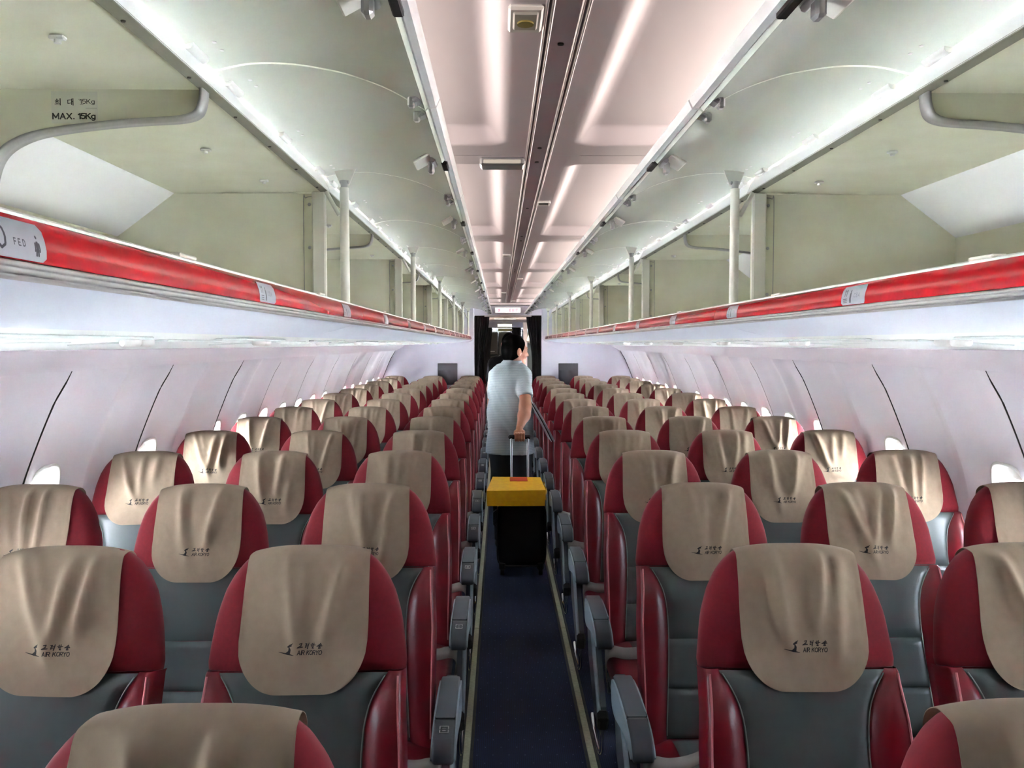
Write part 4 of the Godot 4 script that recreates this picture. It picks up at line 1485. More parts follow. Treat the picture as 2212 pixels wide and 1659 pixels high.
# ---------------------------------------------------------------- bulkhead and the cabin beyond
func bulkhead():
	var w := structure("wall_front")
	for sx in [-1, 1]:
		var mb := MB.new()
		mb.box(Vector3(sx * 1.215, 1.15, -BULK - 0.025), Vector3(1.49, 2.3, 0.05), 0.004)
		build(mb, M.bulkhead, "bulkhead_panel", w)
		# rounded fairing that closes the end of the bins
		mb = MB.new()
		var fp := curve_pts(v3([[0.472, 2.2, 0], [0.471, 2.0, 0], [0.471, 1.8, 0], [0.473, 1.72, 0], [0.484, 1.675, 0], [0.51, 1.643, 0], [0.56, 1.624, 0], [0.64, 1.614, 0], [0.9, 1.6, 0]]), 40)
		var poly := PackedVector2Array()
		for q in fp: poly.append(Vector2(q.x, q.y))
		poly.append(Vector2(1.2, 1.6)); poly.append(Vector2(1.2, 2.2))
		mb.prism(poly, cxz(sx, 0, 0, 11.302), Vector3(sx, 0, 0), Vector3.UP, Vector3(0, 0, -0.296), true)
		build(mb, M.bulkhead, "bin_end_fairing", w)
		# literature pocket
		var o := thing("literature_pocket", "dark grey literature pocket on the bulkhead, %s of the doorway" % ["left" if sx < 0 else "right"], "pocket", Vector3(sx * 0.845, 1.18, -BULK), "bulkhead pockets")
		mb = MB.new()
		mb.box(Vector3(0, 0, 0.006), Vector3(0.275, 0.3, 0.012), 0.005)
		build(mb, M.pocket, "back_plate", o)
		mb = MB.new()
		mb.smooth()
		var rows := []
		for i in 9:
			var r := PackedVector3Array()
			for j in 13:
				var u := lerpf(-1, 1, j / 12.0)
				var v := i / 8.0
				r.append(Vector3(u * 0.136, -0.15 + v * 0.2, 0.012 + 0.022 * (1 - pow(absf(u), 6.0)) * (0.7 + 0.3 * v) + 0.003 * sin(u * 9.0 + v * 5.0)))
			rows.append(r)
		mb.grid(rows)
		build(mb, M.pocket, "pouch", o)
	var mb := MB.new()
	mb.box(Vector3(0, 2.15, -BULK - 0.025), Vector3(0.942, 0.3, 0.05), 0.003)
	build(mb, M.bulkhead, "door_header", w)
	mb = MB.new()
	mb.box(Vector3(0, 2.155, -11.4), Vector3(0.94, 0.06, 0.39), 0.004)
	build(mb, M.ceiling_panel, "soffit", w)
	mb = MB.new()
	mb.box(Vector3(0, 2.124, -11.21), Vector3(0.8, 0.006, 0.012), 0.002)
	build(mb, M.steel_dark, "soffit_gap", w)
	mb = MB.new()
	mb.box(Vector3(0, 1.995, -BULK - 0.03), Vector3(0.66, 0.03, 0.05), 0.004)
	build(mb, M.ceiling_rail, "curtain_track", w)
	exit_sign(Vector3(-0.002, 2.068, -11.52), 0.35, "lit EXIT sign over the doorway at the end of the aisle")
	for sx in [-1, 1]:
		curtain(sx, "black pleated curtain gathered at the %s of the doorway" % ["left" if sx < 0 else "right"], -BULK - 0.07, 0.468, 0.255, 0.335, 1.985)

func exit_sign(at: Vector3, w: float, label: String):
	var o := thing("exit_sign", label, "sign", at)
	var mb := MB.new()
	mb.box(Vector3(0, 0, -0.02), Vector3(w + 0.012, 0.082, 0.036), 0.004)
	build(mb, M.white_plastic, "housing", o)
	mb = MB.new(true)
	mb.flat()
	for q in [[0, 0], [1, 0], [1, 1], [0, 0], [1, 1], [0, 1]]:
		mb.vtx(Vector3((q[0] - 0.5) * w, (0.5 - q[1]) * 0.07, 0.0005), Vector2(q[0], q[1]))
	build(mb, M.exit_glow, "lit_sign_face", o)

func curtain(sx: float, label: String, z: float, xo: float, xi_top: float, xi_low: float, top: float):
	var o := thing("curtain", label, "curtain", Vector3.ZERO, "doorway curtains")
	var mb := MB.new()
	for side in 2:
		mb.smooth()
		var rows := []
		for i in 25:
			var f := i / 24.0
			var y := lerpf(top, 0.02, f)
			var xi := lerpf(xi_top, xi_low, smoothstep(0.0, 0.35, f)) + 0.01 * sin(f * 7.0)
			var r := PackedVector3Array()
			for j in 91:
				var u := j / 90.0
				var d := 0.026 * sin(u * TAU * 6.0 + 0.7 * sin(f * 3.0)) + 0.008 * sin(u * 23.0 + f * 4.0)
				r.append(Vector3(sx * (lerpf(xo, xi, u) + 0.004 * cos(u * TAU * 12.0)), y, z + d - side * 0.003))
			rows.append(r)
		mb.grid(rows)
	build(mb, M.curtain, "pleated_cloth", o)
	mb = MB.new()
	mb.box(Vector3(sx * (xo + xi_top) * 0.5, top + 0.006, z), Vector3(xo - xi_top, 0.012, 0.05), 0.002)
	build(mb, M.curtain, "heading_tape", o)

func forward_cabin():
	var w := structure("wall_forward_cabin")
	var mb := MB.new()
	mb.box(Vector3(0, 2.2, -16.4), Vector3(1.5, 0.1, 9.3))
	build(mb, M.ceiling_panel, "ceiling_panel", w)
	mb = MB.new()
	mb.box(Vector3(0, 2.155, -16.4), Vector3(0.07, 0.02, 9.2), 0.004)
	build(mb, M.ceiling_channel, "ceiling_channel", w)
	for e in [-1, 1]:
		mb = MB.new()
		mb.box(Vector3(e * 0.03, 2.144, -16.4), Vector3(0.008, 0.012, 9.2), 0.002)
		build(mb, M.ceiling_rail, "ceiling_rail", w)
	for z in [13.5, 15.4, 17.3, 19.2]:
		mb = MB.new()
		mb.box(Vector3(0, 2.149, -z), Vector3(1.2, 0.004, 0.012))
		build(mb, M.ceiling_rail, "ceiling_joint", w)
	for sx in [-1, 1]:
		mb = MB.new()
		sheet(mb, v2([[1.9, 1.6], [0.7, 1.62], [0.53, 1.65], [0.5, 1.68], [0.51, 1.71], [0.6, 1.9], [0.58, 2.03], [0.6, 2.2]]), 0.02, 11.7, 20.9, sx)
		build(mb, M.bin_white, "bin_row", w)
		mb = MB.new()
		mb.box(Vector3(sx * 1.83, 0.8, -16.4), Vector3(0.06, 1.6, 9.3))
		build(mb, M.wall_panel, "wall_lining", w)
	mb = MB.new()
	mb.box(Vector3(0, 2.09, -20.95), Vector3(1.6, 0.18, 0.06), 0.004)
	build(mb, M.bulkhead, "door_header", w)
	mb = MB.new()
	mb.box(Vector3(0, 1.0, -21.4), Vector3(3.8, 2.0, 0.06), 0.004)
	build(mb, M.galley, "end_wall", w)
	mb = MB.new()
	mb.box(Vector3(0.475, 1.05, -19.4), Vector3(0.09, 2.1, 0.5), 0.006)
	build(mb, M.bulkhead, "partition_edge", w)
	var lp := thing("lit_panel", "bright blank lit panel over the farthest doorway, beyond the exit sign", "light panel", Vector3(0.01, 2.066, -20.9))
	mb = MB.new()
	mb.box(Vector3(0, 0, -0.016), Vector3(0.38, 0.09, 0.03), 0.004)
	build(mb, M.white_plastic, "housing", lp)
	mb = MB.new()
	mb.box(Vector3(0, 0, 0.001), Vector3(0.36, 0.07, 0.004), 0.001)
	build(mb, M.panel_glow, "lamp_face", lp)
	var o := thing("galley_lamp", "pale green lamp box hanging under the farthest lit panel", "lamp box", Vector3(0.02, 1.96, -20.88))
	mb = MB.new()
	mb.box(Vector3.ZERO, Vector3(0.36, 0.07, 0.08), 0.008)
	build(mb, mat("pale_green", Color(0.70, 0.72, 0.52), 0.4), "box", o)
	mb = MB.new()
	mb.box(Vector3(0, -0.038, 0), Vector3(0.3, 0.006, 0.06), 0.002)
	build(mb, M.white_plastic, "diffuser", o)
	o = thing("galley_cabinet", "dark grey galley cabinet seen past the man's head", "cabinet", Vector3(-0.16, 0, -21.12))
	for q in [[-0.16, 1.62, 0.3, 0.58], [0.17, 1.62, 0.3, 0.58], [-0.16, 1.06, 0.3, 0.48], [0.17, 1.06, 0.3, 0.48], [0.0, 0.4, 0.64, 0.78]]:
		mb = MB.new()
		mb.box(Vector3(q[0], q[1], 0), Vector3(q[2], q[3], 0.3), 0.01)
		var d := build(mb, M.galley, "locker", o)
		mb = MB.new()
		mb.box(Vector3(q[0], q[1] - q[3] * 0.36, 0.158), Vector3(q[2] * 0.5, 0.02, 0.014), 0.004)
		build(mb, M.trim_grey, "handle", d)
	curtain(-1, "dark curtain at the left of the farthest doorway", -20.9, 0.6, 0.3, 0.34, 2.0)
	curtain(1, "dark curtain at the right of the farthest doorway", -20.9, 0.42, 0.18, 0.2, 2.0)
	o = thing("ceiling_lamp", "oblong ceiling lamp of the cabin beyond the doorway", "lamp", Vector3(0, 2.145, -17.8))
	mb = MB.new()
	mb.box(Vector3(0, 0, 0), Vector3(0.5, 0.016, 0.3), 0.004)
	build(mb, M.white_plastic, "frame", o)
	mb = MB.new()
	mb.box(Vector3(0, -0.009, 0), Vector3(0.46, 0.006, 0.26), 0.002)
	build(mb, M.tube_glow, "lamp_diffuser", o)
	var al := AreaLight3D.new()
	al.name = "ceiling_light"
	al.area_size = Vector2(0.46, 0.26)
	al.light_energy = 0.12
	al.light_color = Color(1.0, 0.9, 0.8)
	al.shadow_enabled = true
	o.add_child(al)
	al.position = Vector3(0, -0.02, 0)
	al.look_at_from_position(al.global_position, al.global_position + Vector3(0, -1, 0), Vector3.RIGHT)
	for q in [[-0.56, 13.1, -1], [-0.56, 14.2, -1], [0.6, 13.4, 1]]:
		var s := thing("forward_seat", "red seat %s beyond the doorway" % ["just left of the aisle" if q[1] < 13.2 else ("second left of the aisle" if q[2] < 0 else "right of the aisle")], "seat", Vector3(q[0], 0, -q[1]), "seats beyond the doorway")
		seat_parts(s, q[2], 0, 1)

# ---------------------------------------------------------------- luggage
func rounded_box_mesh(h: Vector3, p: float, seg := 28) -> ArrayMesh:      # superellipsoid
	var mb := MB.new()
	mb.smooth()
	var rows := []
	for i in seg + 1:
		var a := lerpf(-PI * 0.5, PI * 0.5, float(i) / seg)
		var r := PackedVector3Array()
		var cy := pow(absf(cos(a)), 2.0 / p)
		for j in seg * 2:
			var b := TAU * j / (seg * 2)
			r.append(Vector3(h.x * cy * signf(cos(b)) * pow(absf(cos(b)), 2.0 / p), h.y * signf(sin(a)) * pow(absf(sin(a)), 2.0 / p), h.z * cy * signf(sin(b)) * pow(absf(sin(b)), 2.0 / p)))
		rows.append(r)
	mb.grid(rows, true)
	return mb.commit()

func luggage():
	var o := thing("suitcase", "black wheeled cabin suitcase with raised chrome pull handle in the aisle", "suitcase", Vector3(0.036, 0, -5.78))
	var black := mat("suitcase_black", Color(0.045, 0.045, 0.047), 0.36)
	noise_normal(black, 0.05, 1.5, 5.0, 61)
	var b := node_of(rounded_box_mesh(Vector3(0.172, 0.223, 0.13), 7.0), black, "body", o)
	b.position = Vector3(0, 0.283, 0)
	var mb := MB.new()
	var loop := PackedVector3Array()
	for i in 41:
		var a := TAU * i / 40
		loop.append(Vector3(0.168 * signf(cos(a)) * pow(absf(cos(a)), 0.28), 0.283 + 0.218 * signf(sin(a)) * pow(absf(sin(a)), 0.28), 0.117))
	mb.tube(loop, 0.005, 8, false)
	build(mb, M.black_rubber, "front_piping", o)
	for sx in [-1, 1]:
		mb = MB.new()
		mb.tube(PackedVector3Array([Vector3(sx * 0.12, 0.03, 0.1), Vector3(sx * 0.145, 0.03, 0.1)]), 0.03, 18)
		mb.box(Vector3(sx * 0.132, 0.065, 0.095), Vector3(0.045, 0.05, 0.06), 0.008)
		build(mb, M.black_rubber, "wheel", o)
		mb = MB.new()
		mb.tube(PackedVector3Array([Vector3(sx * 0.12, 0.03, -0.1), Vector3(sx * 0.145, 0.03, -0.1)]), 0.03, 18)
		mb.box(Vector3(sx * 0.132, 0.065, -0.095), Vector3(0.045, 0.05, 0.06), 0.008)
		build(mb, M.black_rubber, "wheel", o)
		mb = MB.new()
		mb.tube(PackedVector3Array([Vector3(0.0 + sx * 0.06 - 0.006, 0.44, -0.15), Vector3(sx * 0.06 - 0.006, 0.915, -0.215)]), 0.0085, 10)
		build(mb, M.aluminium, "handle_tube", o)
	mb = MB.new()
	mb.tube(v3([[-0.172, 0.32, 0.03], [-0.19, 0.34, 0.03], [-0.192, 0.42, 0.03], [-0.172, 0.44, 0.03]]), 0.007, 8)
	build(mb, M.black_rubber, "side_grip", o)
	mb = MB.new()
	mb.box(Vector3(-0.006, 0.925, -0.216), Vector3(0.166, 0.03, 0.03), 0.011)
	build(mb, M.black_rubber, "grip", o)
	# parcel lying on it
	o = thing("parcel", "yellow paper wrapped parcel with a red label on top of the suitcase", "parcel", Vector3(0.0, 0.508, -5.74))
	var yel := mat("yellow_paper", Color.WHITE, 0.55)
	noise_albedo(yel, Color(0.92, 0.67, 0.045), Color(0.97, 0.76, 0.08), 0.012, 3.0, 71)
	mb = MB.new()
	mb.flat()
	var H := 0.108
	var v := [Vector3(-0.2, 0, 0.2), Vector3(0.19, 0, 0.2), Vector3(0.205, 0.004, -0.19), Vector3(-0.19, 0.0, -0.19),
		Vector3(-0.203, H - 0.004, 0.203), Vector3(0.196, H, 0.2), Vector3(0.178, H + 0.026, -0.185), Vector3(-0.165, H + 0.03, -0.185)]
	mb.quad(v[0], v[1], v[5], v[4]); mb.quad(v[3], v[2], v[6], v[7]); mb.quad(v[0], v[3], v[7], v[4])
	mb.quad(v[1], v[2], v[6], v[5]); mb.quad(v[4], v[5], v[6], v[7]); mb.quad(v[0], v[1], v[2], v[3])
	build(mb, yel, "wrapped_box", o)
	mb = MB.new()
	mb.flat()
	var fz := 0.2035
	mb.tri(Vector3(0.196, 0.1, fz), Vector3(0.12, 0.033, fz + 0.001), Vector3(0.19, 0.028, fz))
	mb.quad(Vector3(-0.195, 0.034, fz + 0.0006), Vector3(0.12, 0.033, fz + 0.001), Vector3(0.12, 0.03, fz), Vector3(-0.195, 0.031, fz))
	build(mb, yel, "folded_flap", o)
	mb = MB.new()
	mb.smooth()
	var rows := []
	for i in 7:
		var r := PackedVector3Array()
		for j in 9:
			var q := j / 8.0
			r.append(Vector3(0.2 + 0.012 * sin(q * PI) * sin(i / 6.0 * PI) + 0.004 * sin(q * 11.0 + i), lerpf(0.02, H + 0.004, i / 6.0), lerpf(0.17, -0.16, q)))
		rows.append(r)
	mb.grid(rows)
	build(mb, yel, "side_fold", o)
	mb = MB.new()
	mb.box(Vector3(0.02, H + 0.0225, -0.115), Vector3(0.125, 0.002, 0.12), 0.0, Basis(Vector3.RIGHT, 0.07))
	build(mb, mat("red_label", Color(0.78, 0.20, 0.05), 0.5), "red_label", o)
	# papers leaning on a seat
	o = thing("newspaper", "folded newspaper sticking out beside the right aisle seats, past the man's hip", "newspaper", Vector3.ZERO)
	var paper := mat("paper", Color(0.80, 0.81, 0.83), 0.7)
	var dark := mat("paper_dark", Color(0.10, 0.10, 0.12), 0.6)
	for i in 4:
		mb = MB.new()
		var dx := i * 0.009
		var path := curve_pts(v3([[0.135 + dx, 1.115, -6.42], [0.19 + dx, 1.02, -6.38], [0.24 + dx, 0.925, -6.35], [0.268 + dx, 0.868, -6.35]]), 12)
		mb.ribbon(path, Vector3(0, 0.1, 1), 0.14 - i * 0.008, 0.003)
		build(mb, dark if i == 1 else paper, "page", o)

# ---------------------------------------------------------------- people
# f(p) < 0 inside; one vertex in each cell that the surface crosses, one quad round each crossed edge
func surface_net(mb: MB, lo: Vector3, hi: Vector3, cell: float, f: Callable):
	var nx := int((hi.x - lo.x) / cell) + 2
	var ny := int((hi.y - lo.y) / cell) + 2
	var nz := int((hi.z - lo.z) / cell) + 2
	var val := PackedFloat32Array()
	val.resize(nx * ny * nz)
	for k in nz:
		for j in ny:
			for i in nx:
				val[(k * ny + j) * nx + i] = f.call(lo + Vector3(i, j, k) * cell)
	var vid := {}
	var verts := PackedVector3Array()
	var corner := [0, 1, nx, nx + 1, nx * ny, nx * ny + 1, nx * ny + nx, nx * ny + nx + 1]
	var edges := [[0, 1], [2, 3], [4, 5], [6, 7], [0, 2], [1, 3], [4, 6], [5, 7], [0, 4], [1, 5], [2, 6], [3, 7]]
	for k in nz - 1:
		for j in ny - 1:
			for i in nx - 1:
				var base := (k * ny + j) * nx + i
				var ins := 0
				for c in 8:
					if val[base + corner[c]] < 0.0: ins += 1
				if ins == 0 or ins == 8: continue
				var p := Vector3.ZERO
				var n := 0
				for e in edges:
					var a := val[base + corner[e[0]]]
					var b := val[base + corner[e[1]]]
					if (a < 0.0) != (b < 0.0):
						var t := a / (a - b)
						var pa := Vector3(e[0] & 1, (e[0] >> 1) & 1, (e[0] >> 2) & 1)
						var pb := Vector3(e[1] & 1, (e[1] >> 1) & 1, (e[1] >> 2) & 1)
						p += pa.lerp(pb, t)
						n += 1
				vid[base] = verts.size()
				verts.append(lo + (Vector3(i, j, k) + p / n) * cell)
	mb.smooth()
	for k in range(1, nz - 1):
		for j in range(1, ny - 1):
			for i in range(1, nx - 1):
				var base := (k * ny + j) * nx + i
				var a := val[base] < 0.0
				for ax in 3:
					var st: int = [1, nx, nx * ny][ax]
					if a == (val[base + st] < 0.0): continue
					var u: int = [nx, nx * ny, 1][ax]
					var v: int = [nx * ny, 1, nx][ax]
					var q := [vid[base], vid[base - u], vid[base - u - v], vid[base - v]]
					if a: mb.quad(verts[q[0]], verts[q[1]], verts[q[2]], verts[q[3]])
					else: mb.quad(verts[q[3]], verts[q[2]], verts[q[1]], verts[q[0]])

func capsule(p: Vector3, a: Vector3, b: Vector3, ra: float, rb: float) -> float:
	var ab := b - a
	var t := clampf((p - a).dot(ab) / ab.length_squared(), 0.0, 1.0)
	return p.distance_to(a + ab * t) - lerpf(ra, rb, t)

func smin(a: float, b: float, k: float) -> float:
	var h := maxf(k - absf(a - b), 0.0) / k
	return minf(a, b) - h * h * k * 0.25

func bones(p: Vector3, list: Array, k: float) -> float:
	var d := 9.0
	for c in list: d = smin(d, capsule(p, c[0], c[1], c[2], c[3]), k)
	return d

func ellip(p: Vector3, r: Vector3) -> float:
	return (Vector3(p.x / r.x, p.y / r.y, p.z / r.z).length() - 1.0) * minf(r.x, minf(r.y, r.z))

# head in its own frame: z = where the face looks, y up, x to the side
func head_field(q: Vector3) -> float:
	var d := ellip(q - Vector3(0, 0.018, -0.012), Vector3(0.077, 0.098, 0.094))
	d = smin(d, ellip(q - Vector3(0, -0.03, 0.03), Vector3(0.06, 0.075, 0.066)), 0.03)
	d = smin(d, capsule(q, Vector3(-0.022, -0.093, 0.058), Vector3(0.022, -0.093, 0.058), 0.022, 0.022), 0.03)   # chin
	d = smin(d, capsule(q, Vector3(0, 0.008, 0.088), Vector3(0, -0.03, 0.108), 0.008, 0.0135), 0.012)           # nose
	d = smin(d, capsule(q, Vector3(-0.03, 0.022, 0.08), Vector3(0.03, 0.022, 0.08), 0.01, 0.01), 0.015)         # brow
	d = smin(d, capsule(q, Vector3(-0.02, -0.062, 0.086), Vector3(0.02, -0.062, 0.086), 0.008, 0.008), 0.012)   # lips
	for s in [-1.0, 1.0]:
		d = smin(d, capsule(q, Vector3(s * 0.04, -0.025, 0.068), Vector3(s * 0.05, -0.03, 0.05), 0.018, 0.016), 0.02)
		d = maxf(d, -ellip(q - Vector3(s * 0.031, 0.004, 0.093), Vector3(0.016, 0.011, 0.011)))                 # eye socket
		d = minf(d, ellip(q - Vector3(s * 0.03, 0.004, 0.079), Vector3(0.0125, 0.0125, 0.0125)))
		d = smin(d, ellip(Basis(Vector3.UP, s * 0.35) * (q - Vector3(s * 0.079, -0.012, -0.008)), Vector3(0.011, 0.034, 0.021)), 0.008)
		d = maxf(d, -ellip(q - Vector3(s * 0.094, -0.010, -0.001), Vector3(0.008, 0.022, 0.012)))
	return d

func hair_field(q: Vector3) -> float:
	var d := ellip(q - Vector3(0, 0.021, -0.016), Vector3(0.084, 0.106, 0.1))
	d = smin(d, ellip(q - Vector3(0, -0.035, -0.05), Vector3(0.063, 0.066, 0.052)), 0.03)
	d = maxf(d, q.z * 0.9 - q.y * 0.42 - 0.03)
	d = maxf(d, -(q.y + 0.088) + 0.2 * (q.z + 0.08))
	return d

func person(o: Node3D, P: Dictionary):
	var hb := Basis(Vector3.UP, P.head_yaw) * Basis(Vector3.RIGHT, P.head_tilt)     # head frame to world
	var hi := hb.inverse()
	var hc: Vector3 = P.head
	# skin: one continuous body
	var arms: Array = P.arms
	var core: Array = P.core
	var skin := func(p: Vector3) -> float:
		return bones(p, core + arms, 0.03)
	var mb := MB.new()
	# body below the neck on a coarse grid, head and hands on fine grids
	var lo := Vector3(1e9, 1e9, 1e9)
	var up := -lo
	for c in core + arms:
		for e in 2:
			lo = lo.min(c[e] - Vector3.ONE * (c[2] + 0.03)); up = up.max(c[e] + Vector3.ONE * (c[2] + 0.03))
	surface_net(mb, lo, up, 0.0135, skin)
	var neck_a: Vector3 = P.neck
	var headf := func(p: Vector3) -> float:
		var d := head_field(hi * (p - hc))
		return smin(d, capsule(p, neck_a, hc + hb * Vector3(0, -0.06, -0.025), 0.058, 0.052), 0.025)
	surface_net(mb, hc - Vector3(0.15, 0.2, 0.15), hc + Vector3(0.15, 0.14, 0.15), 0.0052, headf)
	for h in P.hands:
		var fl: Array = h
		var hl := Vector3(1e9, 1e9, 1e9)
		var hu := -hl
		for c in fl:
			for e in 2:
				hl = hl.min(c[e] - Vector3.ONE * (c[2] + 0.008)); hu = hu.max(c[e] + Vector3.ONE * (c[2] + 0.008))
		surface_net(mb, hl, hu, 0.0036, func(p: Vector3) -> float: return bones(p, fl, 0.006))
	build(mb, M.skin, "body", o)
	mb = MB.new()
	surface_net(mb, hc - Vector3(0.13, 0.13, 0.13), hc + Vector3(0.13, 0.15, 0.13), 0.0055, func(p: Vector3) -> float: return hair_field(hi * (p - hc)))
	build(mb, M.hair, "hair", o)
	# shirt
	var sb: Array = P.shirt
	var sl: Array = P.sleeves
	var hem: float = P.hem
	var noise := FastNoiseLite.new()
	noise.seed = 8
	noise.frequency = 5.0
	var shirt := func(p: Vector3) -> float:
		var d := bones(p, sb, 0.09)
		for s in sl:
			var cu: Vector3 = (s[1] - s[0]).normalized()
			var ds := capsule(p, s[0], s[1] + cu * 0.06, s[2], s[3])
			ds = maxf(ds, (p - s[1]).dot(cu))
			d = smin(d, ds, 0.014)
		d += 0.014 * noise.get_noise_3d(p.x * 1.6 + p.y * 0.9, p.y * 0.55, p.z * 1.6)
		d = maxf(d, hem + 0.03 * absf(p.x) - p.y)
		d = maxf(d, p.y - P.collar)
		return d
	lo = Vector3(1e9, 1e9, 1e9); up = -lo
	for c in sb + sl:
		for e in 2:
			lo = lo.min(c[e] - Vector3.ONE * (c[2] + 0.04)); up = up.max(c[e] + Vector3.ONE * (c[2] + 0.04))
	lo.y = hem - 0.03
	mb = MB.new()
	surface_net(mb, lo, up, 0.011, shirt)
	build(mb, P.shirt_mat, "shirt", o)
	mb = MB.new()
	var rows := []
	for i in 5:
		var r := PackedVector3Array()
		for j in 28:
			var a := TAU * j / 28
			var rad: float = 0.068 + [0.004, 0.003, 0.0, 0.003, 0.006][i]
			r.append(neck_a + Vector3(cos(a) * rad, [-0.03, 0.0, 0.026, 0.022, 0.0][i] - 0.012 * sin(a + 0.6), sin(a) * rad * 0.95))
		rows.append(r)
	mb.smooth()
	mb.grid(rows, true)
	build(mb, P.shirt_mat, "collar", o)
	# trousers and shoes
	var tb: Array = P.legs
	lo = Vector3(1e9, 1e9, 1e9); up = -lo
	for c in tb:
		for e in 2:
			lo = lo.min(c[e] - Vector3.ONE * (c[2] + 0.03)); up = up.max(c[e] + Vector3.ONE * (c[2] + 0.03))
	lo.y = 0.03
	mb = MB.new()
	surface_net(mb, lo, up, 0.014, func(p: Vector3) -> float: return maxf(bones(p, tb, 0.05), 0.06 - p.y))
	build(mb, P.leg_mat, "trousers", o)
	for s in P.feet:
		mb = MB.new()
		surface_net(mb, s - Vector3(0.08, 0.02, 0.26), s + Vector3(0.08, 0.16, 0.12), 0.012, func(p: Vector3) -> float:
			var q: Vector3 = p - s
			var d := smin(capsule(q, Vector3(0, 0.04, 0.03), Vector3(0, 0.035, -0.16), 0.042, 0.044), capsule(q, Vector3(0, 0.05, 0.0), Vector3(0, 0.1, 0.0), 0.045, 0.04), 0.04)
			return maxf(d, 0.002 - q.y))
		build(mb, M.black_rubber, "shoe", o)

func stripe_texture() -> ImageTexture:
	var im := Image.create(64, 64, false, Image.FORMAT_RGB8)
	var r := RandomNumberGenerator.new()
	r.seed = 12
	for y in 64:
		for x in 64:
			var k := 0.94 + 0.12 * r.randf()
			if y % 16 < 4: k *= 0.89
			im.set_pixel(x, y, Color(0.62 * k, 0.66 * k, 0.675 * k))
	im.generate_mipmaps()
	return ImageTexture.create_from_image(im)

